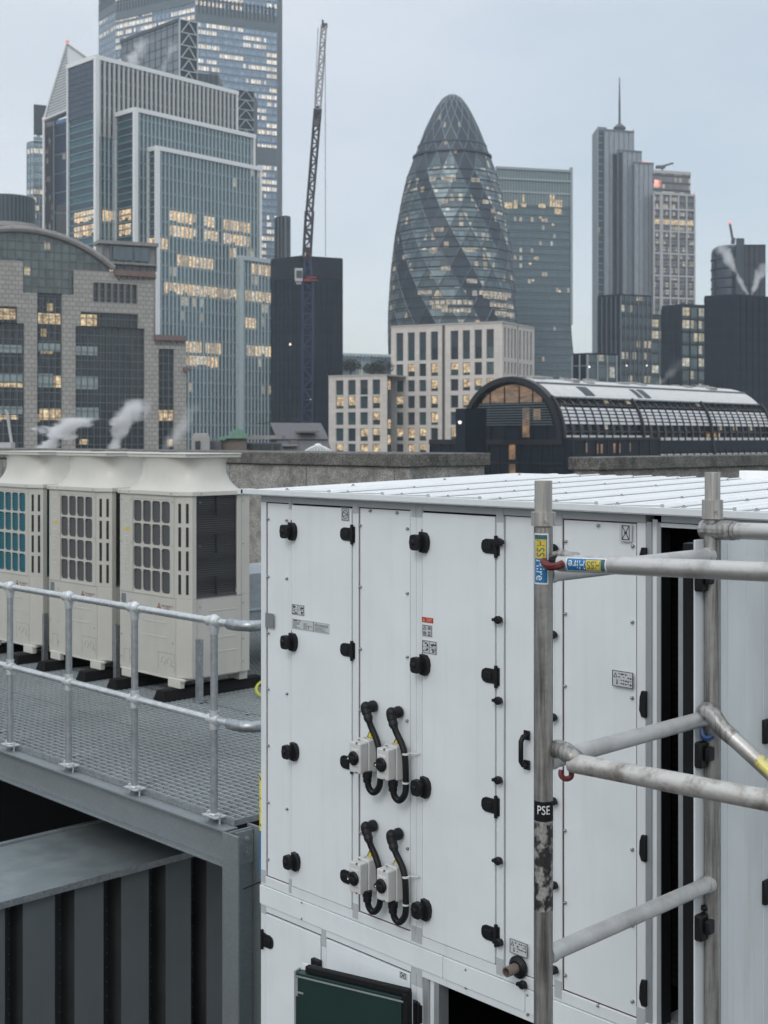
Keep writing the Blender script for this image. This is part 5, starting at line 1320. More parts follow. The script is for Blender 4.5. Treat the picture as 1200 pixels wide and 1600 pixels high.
for a_, b_2 in (((485,410),(482,388)), ((479,406),(480,388))): k.tube([W(*a_, ZK), W(*b_2, ZK)], .26, 6)
k.ball(W(482, 399, ZK), .75, 8, 6); k.build('a_frame', M['k_red'], t)
k = MB(); lattice(k, W(479.5, 402, ZK), W(483.5, 330, ZK-3), 1.7, 2.2, .30); lattice(k, W(483.5, 330, ZK-3), W(496.5, 170, ZK-8), 1.4, 2.1, .27); k.build('jib', M['k_grey'], t)
k = MB(); lattice(k, W(496.5, 170, ZK-8), W(506, 40, ZK-12), 1.3, 2.0, .20, 1.1); k.build('jib', M['k_white'], t)
k = MB(); k.obox(W(495.5, 182, ZK-7.6), (rt*.6), p3(FW*.6,0), V((.25,.0,2.4))); k.obox(W(507, 40, ZK-12), rt*.7, p3(FW*.3,0), (0,0,.5)); k.tube([W(505, 40, ZK-12), W(504, 31, ZK-12)], .25, 5); k.build('jib_head', M['k_grey'], t)
k = MB(); k.tube([W(508, 45, ZK-12), W(508.7, 400, ZK-12)], .075, 5); k.build('hoist_rope', M['k_grey'], t)
k = MB(); k.tube([W(497, 43, ZK-12), W(481, 395, ZK)], .07, 5); k.build('pendant_rope', M['k_grey'], t)

# ---- egg-shaped tower
ZE = 580; C = at(706.5, ZE); sc = ZE/F
prof_px = [(148,0.5),(149.5,9),(153,13.5),(160,19.5),(170,26),(190,36.5),(205,43),(221,49.5),(248,59.5),(262,67.5),(290,74),(330,82.5),(370,89.5),(412,94.8),(450,98),(487,100),(530,100.5),(590,98),(650,93),(710,86),(772,78)]
def rad(z):
    py = HY - (z-CAM)/ZE*F
    for (y0, r0), (y1, r1) in zip(prof_px, prof_px[1:]):
        if y0 <= py <= y1: return (r0+(r1-r0)*(py-y0)/(y1-y0))*sc
    return prof_px[0][1]*sc if py < 148 else prof_px[-1][1]*sc
t = bthing('egg_shaped_tower', C, 'egg-shaped glass tower with dark bands spiralling round its diamond lattice', 'skyscraper')
gmat('g_eggd', (.012,.026,.042), .35, .25, 2.5, 4.2, .03, .25, .6, (1,.85,.6), 3, seed=30, tint=.3)
gmat('g_eggl', (.085,.125,.14), .38, .4, 2.2, 4.2, .16, .45, .6, (1,.86,.58), 3, (.05,.065,.075), .16, 31, .30)
gmat('g_eggl2', (.15,.205,.22), .38, .4, 2.2, 4.2, .14, .45, .6, (1,.86,.58), 3, (.06,.075,.085), .16, 32, .30)
zcap = CAM + (HY-248)/F*ZE; lev = [zcap]
while lev[-1] > 6: lev.append(lev[-1]-8.6)
lev2 = [zcap]
for py in (226, 205, 185, 168, 155, 149): lev2.append(CAM + (HY-py)/F*ZE)
NS = 36; ph = math.radians(4)
def ep(j, i, z):
    a = 2*math.pi*(i + ph)/NS; r = rad(z); return V((C.x+r*math.cos(a), C.y+r*math.sin(a), z))
kd, kl, kl2, kb, kr = MB(), MB(), MB(), MB(), MB()
def euv(i, z): return (i*4.9, z)
def egg(levels, allDark, flip):
    for j in range(len(levels)-1):
        za, zb = levels[j], levels[j+1]; par = j % 2
        for i in range(par, NS+par, 2):
            # apex at level j, (i); base at level j+1, i-1 and i+1; and the inverted triangle beside it
            for tri, up in ((((i, za), (i-1, zb), (i+1, zb)), 1), (((i, za), (i+1, zb), (i+2, za)), 0)):
                P_ = [ep(0, a, z) for a, z in tri]; uv = [euv(a, z) for a, z in tri]
                h = (i + j) if up else (i + j + 2)       # helix index (constant along the spiral)
                hh = ((i + j*flip) // 2) if up else ((i + j*flip + (0 if flip > 0 else 2)) // 2)
                dark = allDark or hh % 3 == 0 or (j == 0 and not up)
                (kd if dark else (kl if up else kl2)).face(P_, uv)
            tgt = kb
            for e in (-1, 1): tgt.tube([ep(0, i, za), ep(0, i+e, zb)], .20, 4, False)
EGGF = -1
egg(lev, False, EGGF); kb0 = kb; kb = MB(); egg(lev2, True, 1); kb.build('cap_lattice', simple('cap_lattice', (.15,.19,.215), .45, .3), t); kb = kb0
kd.build('dark_glazing', M['g_eggd'], t); kl.build('light_glazing', M['g_eggl'], t); kl2.build('light_glazing', M['g_eggl2'], t)
kb.build('lattice', simple('egg_lattice', (.085,.115,.135), .45, .3), t)
k = MB()
z = lev[1]
while z > 6:
    r = rad(z)+.12; k.lathe((C.x, C.y, z-.25), (0,0,1), [(0,r),(.5,r)], 48); z -= 4.3
k.f = [q for q in k.f if len(q) < 10]; k.uv = k.uv[:len(k.f)]; k.m = k.m[:len(k.f)]
k.build('floor_edge', M['c_dark'], t, smooth=True)
k = MB()
for z, w in ((zcap+.5, .9), (zcap+5, .35)): r = rad(z); k.lathe((C.x, C.y, z-.5), (0,0,1), [(0,r+.2),(.1,r+w),(.8,r+w),(.9,r+.2)], 48)
k.build('ledge', M['c_louv'], t, smooth=True)
k = MB(); ac = math.atan2(-C.y, -C.x)                         # storeys with the lights on
for py, x0, x1 in ((293,672,682),(293,690,712),(294,735,748),(329,690,700),(327,752,762),(372,680,694),(405,672,684),(403,722,742),(431,690,704),(466,655,676),(467,746,796),(472,752,790),(482,672,738),(484,762,800),(489,676,700),(494,690,735),(496,770,801),(450,728,744),(340,765,772)):
    z = CAM+(HY-py)/F*ZE; r = rad(z)+.28
    a0, a1 = (math.asin(max(-.97, min(.97, (x-706.5)*sc/r))) for x in (x0, x1)); n = 8
    for i in range(n):
        b0, b1 = ac+a0+(a1-a0)*(i+.12)/n, ac+a0+(a1-a0)*(i+.88)/n
        k.face([(C.x+r*math.cos(b), C.y+r*math.sin(b), zz) for b, zz in ((b0, z-1.1), (b1, z-1.1), (b1, z+.7), (b0, z+.7))])
M['warm4'] = glow('lit_storey', (1.0,.86,.60), .55, cw=2, ch=1); k.each('lit_floor', M['warm4'], t, 8)
k = MB(); k.lathe((C.x, C.y, 0), (0,0,1), [(0,20),(60,26),(115,19),(145,8)], 24); k.build('core', M['c_dark2'], t)

# ---- teal tower beside it
gmat('g_teal', (.10,.15,.165), .25, .45, 1.5, 3.9, .05, .22, .55, (1,.78,.45), 3, (.06,.085,.10), .35, 40)
C = at(776, 650); R = ext(C, vdir(9000), 892.5); zt = zat(262, C); zs = zat(505, C); R2 = ext(C, vdir(9000), 902)
t = bthing('teal_tower', C, 'flat-topped teal grey tower flaring at its foot beside the egg-shaped tower', 'skyscraper')
f = Face(C, R, 0, zt)
k = MB(); f.rect(k, 0, f.L, zs, zt); n = 5; Lf = (R2-C).length
for i in range(n):
    za, zb = zs-(zs-zat(600, C))*i/n, zs-(zs-zat(600, C))*(i+1)/n; ua, ub = f.L+(Lf-f.L)*(i/n)**1.3, f.L+(Lf-f.L)*((i+1)/n)**1.3
    k.face([f.P(0,zb), f.P(ub,zb), f.P(ua,za), f.P(0,za)], [(0,zb),(ub,zb),(ua,za),(0,za)])
f.rect(k, 0, Lf, 0, zat(600, C)); k.build('glazing', M['g_teal'], t)
k = MB(); f.bands(k, 3.9, .5, .25, 4, zat(330, C)); k.build('floor_band', M['c_grey'], t)
k = MB(); f.rect(k, 0, f.L, zat(318, C), zt-.3, .1); k.build('louvre_top', simple('teal_louvre', (.21,.28,.275), .45, .3), t)
k = MB(); f.fins(k, 1.5, .3, .4, zat(318, C), zt); k.build('fin', M['c_grey'], t)
k = MB(); f.slab(k, 0, f.L, zat(280, C), zat(277, C), .1, .8); f.slab(k, 0, f.L, zat(300, C), zat(297, C), .1, .6); f.slab(k, -.4, f.L+.4, zt-.6, zt+.6, -1, .8); f.slab(k, f.L-.6, f.L+.5, 0+zs, zt+2, -1, .9); k.build('edge_frame', M['c_fin2'], t)
k = MB(); k.prism([C+FW*.3, R+FW*.3, R+FW*30, C+FW*30], 0, zt-.4); k.build('core', M['c_dark'], t)
k = MB()
for x0, x1, y0, y1 in ((785,800,316,326),(802,808,313,326),(816,820,304,316),(814,822,318,324),(841,852,318,325),(858,866,304,312),(858,878,312,324),(866,877,326,335)): 
    ua, z1_ = f.uz(x0, y0); ub, z0_ = f.uz(x1, y1); f.rect(k, ua, ub, z0_, z1_, .35)
k.each('lit_window', M['warm2'], t)
k = MB()
for x, y in ((842,342),(846,346),(862,353),(834,405),(872,457),(830,440),(826,414)): 
    u, z = f.uz(x, y); f.rect(k, u, u+1.4, z, z+1.2, .35)
k.each('lit_window', M['warm2'], t)

# ---- tower with a mast
gmat('g_mastL', (.10,.16,.18), .14, .5, 1.6, 4, .02, .2, .5, seed=50); gmat('g_mastF', (.17,.168,.165), .25, .4, 1.5, 4.0, .34, .8, .5, (1,.84,.60), 5, (.05,.052,.056), .3, 51)
gmat('g_core', (.28,.305,.335), .35, .3, 1.2, 2.6, .0, .1, .5, seed=52, tint=.1)
ZH = 730; dF, dB = vdir(7500), vdir(-2500)
t = bthing('mast_tower', at(990, ZH), 'grey stepped tower with a tall mast and a warm lit gridded side', 'skyscraper')
def vol(p0, p1, pyt, dz, g, nm, depth=24, finw=None, z0=0, zo=0):
    A_ = at(p0, ZH+zo); B_ = ext(A_, dF, p1); f = Face(A_, B_, z0, zat(pyt, A_)); k = MB(); f.glass(k); k.build('glazing' if nm is None else nm, M[g], t)
    k = MB(); k.prism([A_+FW*.15, B_+FW*.15, B_+FW*depth, A_+FW*depth], z0, f.z1-.05); k.build('core', M['c_grey'], t)
    return f
f1 = vol(934, 947, 198, 0, 'g_mastL', 'stair_glazing', 20, zo=4); k = MB(); f1.bands(k, 4, .4, .3); f1.fins(k, f1.L, .5, .4); k.build('mullion', M['c_fin2'], t)
f2 = vol(944, 990, 203, 0, 'g_core', 'lift_core', 26, zo=1); f3 = vol(966, 1002, 235, 0, 'g_core', 'lift_core', 26, zo=-2); f4 = vol(991, 1020.5, 254, 0, 'g_core', 'lift_core', 26, zo=-5)
k = MB()
for f in (f2, f3, f4): f.fins(k, 3.0, .25, .3); f.slab(k, -.2, f.L+.2, f.z1-.3, f.z1+.5, -1, .5)
k.build('edge_fin', M['c_grey'], t)
k = MB(); f3.slab(k, f3.u(963.5)+1.2, f3.u(972), 0, zat(238, f3.A), .05, .3); f2.slab(k, f2.u(957.5), f2.u(964.5), 0, zat(240, f2.A), .05, .3); k.build('recess', M['c_dark2'], t)
f5 = vol(1020, 1079, 267, 0, 'g_mastF', None, 26, zo=-2); f6 = vol(1021, 1084.5, 302, 0, 'g_mastF', None, 24, zo=-8)
k = MB()
f6.bands(k, 12.4, .9, .8, 4); f6.fins(k, (f6.L)/5, .8, .9); f6.slab(k, f6.u(1030), f6.u(1032.5), 0, f6.z1, .1, 1.0); f5.slab(k, 0, f5.L, f5.z1-1, f5.z1+.6, -1, .5); f6.slab(k, 0, f6.L, f6.z1-.6, f6.z1+.6, -2, .9)
k.build('frame', simple('tower_frame', (.45,.45,.45), .5, .2), t)
k = MB(); f6.bands(k, 4.1, .5, .5, 4); k.build('floor_band', M['c_grey'], t)
k = MB(); ua, z1_ = f6.uz(1021, 342); f6.rect(k, .6, f6.L-.6, zat(350, f6.A), z1_, .55); k.build('lit_floor', M['warm2'], t)
k = MB(); ua, z1_ = f5.uz(1022, 281); f5.rect(k, f5.u(1022), f5.u(1033), zat(291, f5.A), z1_, .35); ua, z1_ = f5.uz(1030, 272); k.build('red_sign', M['beacon'], t)
k = MB(); m0 = at(968, ZH+8); k.tube([p3(m0, zat(203, m0)), p3(m0, zat(160, m0)), p3(m0, zat(121, m0))], [.75,.6,.25], 8); k.lathe(p3(m0, zat(203, m0)), (0,0,1), [(0,3.2),(1.2,3.6),(2.6,2.2),(3.4,1.0)], 12); k.build('mast', M['k_grey'], t, smooth=True)
k = MB(); k.tube([W(1027, 262, ZH), W(1052, 255, ZH)], .6, 5); k.tube([W(1034, 268, ZH), W(1036, 258, ZH)], .5, 5); k.obox(W(1032, 261, ZH), p3(RT*2.5, 0), p3(FW*1.5, 0), (0,0,.7)); k.build('roof_cradle', M['k_grey'], t)
k = MB(); 
for x, y in ((989.5,204),(1085,302),(1004,253),(1012,252)): k.ball(W(x, y-.6, ZH-10), .55, 6, 4)
k.each('beacon', M['beacon'], t)

# ---- blocks at the right
gmat('g_blkR', (.075,.095,.110), .14, .45, 1.5, 3.8, .20, .5, .55, (1,.86,.62), 4, (.045,.055,.065), .3, 60)
gmat('g_blkL', (.005,.012,.022), .4, .2, 1.5, 3.8, .0, .1, .5, seed=61, tint=.2, spec=.2)
gmat('g_glR', (.10,.14,.15), .12, .5, 1.5, 3.8, .38, .6, .65, (1,.86,.60), 3, (.06,.08,.09), .25, 62)
slabtower('dark_block', 'dark block with a black side and ribbed glass front, below the mast tower', 420, 970, 934, 1017.5, -2000, 5200, 462, 'g_blkL', 'g_blkR', (1.6, .28, .3), (3.8, .4, .2), 'c_grey', 'c_dark2', cap='c_dark2')
slabtower('glass_block', 'glass block with lit rooms between two darker blocks below the mast tower', 430, 1017.6, 1014, 1066, -2500, 5200, 494, 'g_glR', 'g_glR', (3.0, .25, .3), (3.8, .4, .2), 'c_grey', 'c_dark', cap='c_dark')
slabtower('flat_roofed_block', 'dark flat-roofed block with an overhanging roof and lit glazing', 390, 1065, 1034, 1103, -900, 5200, 480, 'g_blkL', 'g_glR', (2.6, .22, .3), (3.8, .5, .2), 'c_dark', 'c_dark2', cap='c_dark2', capd=1.0)
slabtower('low_dark_block', 'low dark block with a pale glass front, above the vaulted roof', 300, 918, 895, 963, -2000, 5200, 554, 'g_blkL', 'g_glR', (2.4, .3, .3), (3.8, .3, .2), 'c_fin2', 'c_grey', cap='c_dark2', capd=.4)
for px, py, Z, lab in ((920.5,573,296,'bright white lamp on the corner of the low dark block above the vaulted roof'),(979,571,415,'white lamp low on the dark block, near its black side'),(1010.5,571,415,'white lamp low on the dark block, near the glass block')):
    k = MB(); c = W(px, py, Z); k.ball(c, .27, 8, 6); o = tag(k.build('flood_lamp', M['lamp'], org=c), lab, 'lamp', 'white lamps on the dark blocks')
    k = MB(); k.obox(c + p3(FW*.9, 0), p3(RT*.3, 0), p3(FW*.6, 0), (0,0,.2)); k.build('bracket', M['c_dark2'], o)
slabtower('black_block', 'large plain black block in front of the round-topped tower at the picture edge', 330, 1147, 1101, 1260, -2600, 4200, 462, 'g_blkL', 'g_dark', (2.2, .2, .2), (3.8, .5, .12), 'c_dark2', 'c_dark2', cap='c_dark2', capd=.4)
# round-topped dark tower
C = at(1150, 520); zt = zat(383, C); t = bthing('round_topped_tower', C, 'dark round-topped tower with a small crane, wreathed in steam', 'office tower')
gmat('g_rnd', (.030,.046,.066), .14, .45, 1.6, 3.9, .03, .3, .5, seed=70, tint=.3)
k = MB(); ctr = at(1142, 533); r = 30*533/F; n = 36
k.lathe((ctr.x, ctr.y, 0), (0,0,1), [(0,r),(zat(388,C),r),(zat(382,C),r*.93),(zat(378,C),r*.75)], n); k.build('drum', M['g_rnd'], t, smooth=True)
k = MB(); z = 4
while z < zat(388, C): k.lathe((ctr.x, ctr.y, z), (0,0,1), [(0,r+.1),(.15,r+.25),(.7,r+.25),(.8,r+.1)], n); z += 3.9
k.build('floor_band', M['c_dark'], t, smooth=True)
k = MB(); k.prism([at(1150, 512), at(1163, 512), at(1163, 540), at(1150, 540)], 0, zat(377, C)); k.prism([at(1163, 514), at(1195, 514), at(1195, 540), at(1163, 540)], 0, zat(386, C)); k.build('stair_tower', M['c_louv'], t)
k = MB(); f = Face(at(1163, 513.5), at(1195, 513.5), 0, zat(386, C)); f.fins(k, 2.3, .4, .4); f.bands(k, 7.8, .4, .3); k.build('cladding_rib', M['c_dark'], t)
k = MB(); k.tube([W(1146, 381, 520), W(1140.5, 350, 520)], .55, 6); k.tube([W(1145, 381, 520), W(1146, 372, 520)], .9, 6); k.build('roof_crane', M['k_grey'], t)
k = MB(); k.ball(W(1140.3, 348.5, 520), .7, 6, 4); k.build('beacon', M['beacon'], t)

# ---- far glass building with a roof garden
gmat('g_far', (.26,.34,.36), .12, .5, 1.6, 3.6, .04, .3, .6, seed=80, tint=.3)
C = at(530, 470); f = Face(C, at(612, 480), 0, zat(552, C)); t = bthing('glass_hall', C, 'far pale glass building with a scalloped roof edge, between the black and the egg-shaped tower', 'building')
k = MB(); f.glass(k); k.build('glazing', M['g_far'], t); k = MB(); f.bands(k, 3.0, .5, .4); f.fins(k, 4, .25, .3); k.build('mullion', M['c_grey'], t)
k = MB(); k.prism([f.A+FW*.3, f.B+FW*.3, f.B+FW*20, f.A+FW*20], 0, f.z1-.1); k.build('core', M['c_grey'], t)
k = MB()
for i in range(15): k.lathe(f.P(f.L*(i+.5)/15, f.z1-.4, .0), p3(-f.n, 0), [(-.6,f.L/15*.42),(8,f.L/15*.42)], 12)
k.build('roof_vault', M['c_fin'], t, smooth=True)

# ---- pale stone office building with square windows
M['limestone'] = bricky('pale_limestone', (.66,.615,.57), (.60,.56,.52), (.46,.43,.40), 2.4, 1.6, .8, .03, .22)
M['seam'] = simple('dark_seam', (.07,.065,.06), .8)
ZW = 300; C = at(785, ZW); L = ext(C, vdir(-3400), 611); R = ext(C, vdir(1750), 835)
t = bthing('limestone_building', C, 'taller pale stone office building with square windows in front of the egg-shaped tower', 'building')
cnt = [0]
rw = random.Random(5)
def stone_front(t, f, cols, rows, pc_ref, py_scale=None, outer=None, tall=(), zlit=.45, dep=.45):
    """real openings, one window object in each"""
    q = ext(f.A, f.d, pc_ref)
    hs = []
    for a, b in cols:
        for i, (y0, y1) in enumerate(rows): hs.append((f.u(a), f.u(b), zat(y1, q), zat(y0, q), i))
    us = sorted({0, f.L} | {v for h in hs for v in h[:2]}); zs = sorted({0, f.z1} | {v for h in hs for v in h[2:4]})
    k = MB()
    for a, b in zip(us, us[1:]):
        for c, d in zip(zs, zs[1:]):
            u, z = (a+b)/2, (c+d)/2
            if not any(h[0] < u < h[1] and h[2] < z < h[3] for h in hs): f.rect(k, a, b, c, d)
    for h in hs:
        for (u, z, u2, z2) in ((h[0],h[2],h[0],h[3]), (h[1],h[2],h[1],h[3]), (h[0],h[3],h[1],h[3]), (h[0],h[2],h[1],h[2])): k.face([f.P(u,z,0), f.P(u2,z2,0), f.P(u2,z2,-dep), f.P(u,z,-dep)], [(0,0),(.2,0),(.2,.2),(0,.2)])
    k.build('stone_wall', M['limestone'], t)
    for h in hs:
        k = MB(); f.rect(k, h[0], h[1], h[2], h[3], -dep+.02, 0); tallw = h[4] in tall; hh = h[3]-h[2]
        ms = [M['winglass'] if rw.random() < .5 else M['winglass2'], M['warm2'], M['c_fin2'], M['c_louv']]
        if tallw:
            f.rect(k, h[0]+.05, h[1]-.05, h[2]+hh*.42, h[3]-.05, -dep+.10, 3)
        else:
            if rw.random() < zlit:
                f.rect(k, h[0]+.12, h[1]-.12, h[3]-hh*(.5+.3*rw.random()), h[3]-.12, -dep+.06, 1)
        w = .07
        for a, b, c, d in ((h[0],h[0]+w,h[2],h[3]),(h[1]-w,h[1],h[2],h[3]),(h[0]+w,h[1]-w,h[2],h[2]+w),(h[0]+w,h[1]-w,h[3]-w,h[3])): f.slab(k, a, b, c, d, -dep+.03, -dep+.16, 2)
        k.build('window', ms, t)
zt = zat(504, C); fl, fr = Face(L, C, 0, zt), Face(C, R, 0, zt)
seamu = fl.u(693)
R1 = [(517,562),(567,587),(592.6,611),(617.7,637.4),(643.5,664),(668.6,689),(694,712)]
stone_front(t, fl, [(619,630),(637,648),(655,665.7),(673,684.3),(704,716),(722.8,734.2),(741.4,753),(759.8,771.6)], R1, 700, tall=(0,))
stone_front(t, fr, [(788,790.8),(793.5,796.3),(798.6,801.4),(803.8,806.8),(811.5,814.5),(817.8,820.6),(823,825.8),(828.6,831.6)], [(513.5,560),(566,585),(590,610)], 800, tall=(0,), zlit=.2)
k = MB(); fl.slab(k, seamu-.35, seamu+.35, 0, zt+.0, -.3, .03); fr.slab(k, fr.u(809)-.15, fr.u(809)+.15, 0, zt, -.3, .03); k.build('wall_joint', M['seam'], t)
k = MB(); fl.slab(k, -.05, fl.L+.3, zt-.02, zt+.35, -2, .15); fr.slab(k, 0, fr.L, zt-.02, zt+.35, -2, .15); k.build('parapet', M['limestone'], t)
k = MB(); core(k, wallbase(C, L, R), 0, zt-.3, 1.6); k.build('core', M['c_dark2'], t)
# lower wing
C2 = ext(L, (L-C).normalized(), 605); C2 = at(605, ZW*1.0+2); L2_ = ext(C2, vdir(-3400), 513.5)
t = bthing('limestone_wing', C2, 'lower pale stone office wing with square windows, next to the black tower', 'building')
f = Face(L2_, C2, 0, zat(586.5, C2))
stone_front(t, f, [(524.5,536.5),(543.6,555.6),(562.6,574.6),(581.8,593.8)], [(593.5,617),(619,638.5),(644,664),(669,689.5),(693.5,712)], 560, tall=(0,), zlit=.65)
k = MB(); k.prism([f.A+FW*1.6, f.B+FW*1.6, f.B+FW*24, f.A+FW*24], 0, f.z1-.2); k.build('core', M['c_dark2'], t)
k = MB(); f.slab(k, 0, f.L, f.z1-.02, f.z1+.3, -20, .15); k.build('parapet', M['limestone'], t)
k = MB(); g = Face(at(605.3, ZW+9), at(611, ZW+9), 0, zat(590, at(608, ZW+9))); g.rect(k, 0, g.L, 0, g.z1); lk = k.build('link_glazing', M['g_dk'], t)
k = MB(); 
for y in (594, 655, 680): u, z = g.uz(606, y); g.rect(k, .1, g.L-.1, z-2.2, z, .05)
k.each('lit_window', M['warm2'], lk)
# bare shrubs of the roof garden
M['twig'] = simple('dark_shrub', (.035,.04,.035), .8, var=.4, vscale=2)
for i, (px, py, r, lab) in enumerate(((548, 572, 2.1, 'rounded dark shrub on the stone wing roof, beside the black tower'), (582, 576, 1.9, 'low dark shrub on the stone wing roof between two others'), (598, 574, 2.4, 'dark spreading shrub on the stone wing roof beside the taller stone building'))):
    b0 = p3(at(px, 308), zat(586, at(px, 308))); c = p3(at(px, 308), zat(py, at(px, 308)))
    s_ = thing('roof_shrub', b0, lab, 'shrub', 'shrubs on the roof garden'); rr = random.Random(i)
    k = MB(); k.tube([b0, c], .16, 6)
    for q in range(14):
        d = V((rr.gauss(0,1), rr.gauss(0,1), abs(rr.gauss(0,.7)))).normalized(); k.tube([b0+(c-b0)*rr.random(), c+d*r*.9], [.07,.02], 4)
    k.build('stem', M['twig'], s_); k = MB()
    for q in range(620):
        d = V((rr.gauss(0,1), rr.gauss(0,1), rr.gauss(0,.8))).normalized()*r*(rr.random()**.4); p = c + V((d.x*1.2, d.y*1.2, d.z*.8)); s = .10+.12*rr.random()
        a = V((rr.gauss(0,1), rr.gauss(0,1), rr.gauss(0,1))).normalized()*s; b = a.cross(V((rr.random(), rr.random(), rr.random()))).normalized()*s; k.face([p-a, p+b, p+a, p-b])
    k.build('foliage', M['twig'], s_)

# ---- dark building with a glazed barrel vault
ZV = 150; dV, aV = vdir(2560), vdir(-1360)
E1 = at(878, ZV); E0 = ext(E1, aV, 725)                        # near and far foot of the end arch
ma = (E0+E1)/2; hw = (E0-E1).length/2
t = bthing('vaulted_hall', E1, 'dark building with a long glazed barrel vault and warm lit arched end', 'building')
zsp = zat(688, ma); ztop = zat(591.5, ma); hv = ztop-zsp
wd = (E1-E0).normalized()
far = (ext(E1, dV, 1203)-E1).length
def vp(a, off, s=0.0, rr=1.0):
    """point of the vault: a = 0 at the near (visible) side, pi at the far side"""
    if a < 0:                                                  # the side splays outwards below the springing
        tt = -a/math.radians(100); q = ma + wd*(hw*rr*(1+.16*tt)) + dV*off; return V((q.x, q.y, zsp - hv*tt))
    q = ma + wd*(hw*rr*math.cos(a)) + dV*off; return V((q.x, q.y, zsp + hv*rr*max(0, math.sin(a))**.92 + s))
NA = 28; an = [math.pi*i/NA for i in range(NA+1)]
M['v_roof'] = simple('vault_roof_sheet', (.58,.58,.57), .5, .1, var=.08, vscale=.3); M['v_frame'] = simple('vault_black_frame', (.020,.022,.025), .4, .3); M['v_louv'] = simple('vault_pale_louvre', (.62,.64,.66), .45, .1)
gmat('g_vault', (.030,.036,.042), .12, .4, 1.2, .9, .03, .3, .6, (1,.7,.35), 3, seed=90, tint=.3)
k = MB(); an2 = [math.radians(d) for d in (-34,-22,-11)] + an
for i in range(len(an2)-1):
    for j in range(12):
        o0, o1 = far*j/12, far*(j+1)/12
        k.face([vp(an2[i], o0), vp(an2[i], o1), vp(an2[i+1], o1), vp(an2[i+1], o0)], [(o0, an2[i]*hw), (o1, an2[i]*hw), (o1, an2[i+1]*hw), (o0, an2[i+1]*hw)])
k.build('vault_glazing', M['g_vault'], t)
def strip(k, a0, a1, o0, o1, h0, h1, seg=6):
    vs, fs = [], []
    for i in range(seg+1):
        b = a0+(a1-a0)*i/seg; vs += [vp(b, o, 0, 1+h/hw) for o in (o0, o1) for h in (h0, h1)]
    for i in range(seg):
        c = 4*i; fs += [(c,c+4,c+6,c+2),(c+1,c+3,c+7,c+5),(c,c+1,c+5,c+4),(c+2,c+6,c+7,c+3)]
    fs += [(0,2,3,1),(4*seg,4*seg+1,4*seg+3,4*seg+2)]
    k.mesh(vs, fs)
R_ = math.radians
k = MB(); strip(k, R_(40), R_(132), .5, far-.1, .05, .16, 14); k.build('vault_roof', M['v_roof'], t)
k = MB()
for a in (39, 62, 92): strip(k, R_(a), R_(a+1.6), .4, far, .10, .32, 1)
k.build('roof_rail', M['c_grey'], t)
k = MB(); rv = random.Random(4)
for o0, o1 in ((7.5,9.5),(19,20),(20.6,22)): strip(k, R_(44), R_(58), o0, min(o1, far-1), .16, .22, 3)
k.each('rooflight', M['c_louv'], t)
k = MB()
for q in range(22):
    o = 1+rv.random()*(far-4); a = R_(66+rv.random()*36); strip(k, a, a+R_(5), o, o+1.0+rv.random()*1.6, .16, .26+rv.random()*.30, 1)
k.build('roof_hatch', M['c_conc'], t)
k = MB(); nb = 30
for j in range(nb+1):
    o = far*j/nb; w = .16 if j % 10 == 0 else .05; strip(k, R_(-34), R_(40), o-w, o+w, .05, .34 if j % 10 else .55, 9)
for a in (-34, -16, 6, 31): strip(k, R_(a), R_(a+1.4), 0, far, .05, .26, 1)
k.build('vault_rib', M['v_frame'], t)
ohalf = (ext(E1, dV, 1012)-E1).length
for (a0, a1, oa, n) in ((13, 30, .6, 5), (1, 5, .6, 1), (-13, 3, ohalf, 5), (-31, -20, ohalf, 4)):
    k = MB()                                                   # pale louvres on the visible side
    for i in range(n):
        b = a0+(a1-a0)*i/n
        for j in range(nb):
            o0, o1 = far*j/nb+.10, far*(j+1)/nb-.10
            if o1 < oa or (a0 == 1 and o0 > ohalf): continue
            strip(k, R_(b), R_(b+(a1-a0)/n*.66), o0, o1, .10, .20, 1)
    k.build('louvre', M['v_louv'], t)
k = MB()
n = 30
for i in range(n):
    b0, b1 = math.pi*i/n, math.pi*(i+1)/n
    for (r0, r1, o0, o1) in ((.945, 1.03, -.5, .5),):
        vs = [vp(b, o, 0, r) for b in (b0, b1) for o in (o0, o1) for r in (r0, r1)]
        k.mesh(vs, [(0,2,3,1),(4,5,7,6),(0,1,5,4),(2,6,7,3),(0,4,6,2),(1,3,7,5)])
k.build('arch_frame', M['v_frame'], t)
fe = Face(E0, E1, zsp, ztop)
k = MB()
for i in range(NA):
    a, b = vp(an[i], .25, 0, .92), vp(an[i+1], .25, 0, .92); k.face([V((a.x, a.y, zsp)), V((b.x, b.y, zsp)), b, a], [(0,0),(1,0),(1,1),(0,1)])
k.build('arch_glazing', M['c_dark2'], t)
k = MB()
def arch_lit(z0f, z1f, u0f, u1f, m):
    N = 12
    for i in range(N):
        ua = u0f+(u1f-u0f)*i/N; ub = u0f+(u1f-u0f)*(i+1)/N
        def top(u): return zsp + hv*.90*max(0, 1-(abs(u)/.90)**2)**.5
        zt_a, zt_b = min(top(ua), zsp+hv*z1f), min(top(ub), zsp+hv*z1f); zb0 = zsp+hv*z0f
        if min(zt_a, zt_b) <= zb0: continue
        P_ = lambda u, z: V(((ma+wd*(hw*u)-dV*.0).x, (ma+wd*(hw*u)).y, z)) + p3(dV*.18, 0)
        k.face([P_(ua, zb0), P_(ub, zb0), P_(ub, zt_b), P_(ua, zt_a)])
arch_lit(.60, .93, -.62, .60, 0); k.build('lit_hall_end', glow('lit_lunette', (1.0,.50,.20), .22, cw=2.4, ch=.55), t)
k = MB()
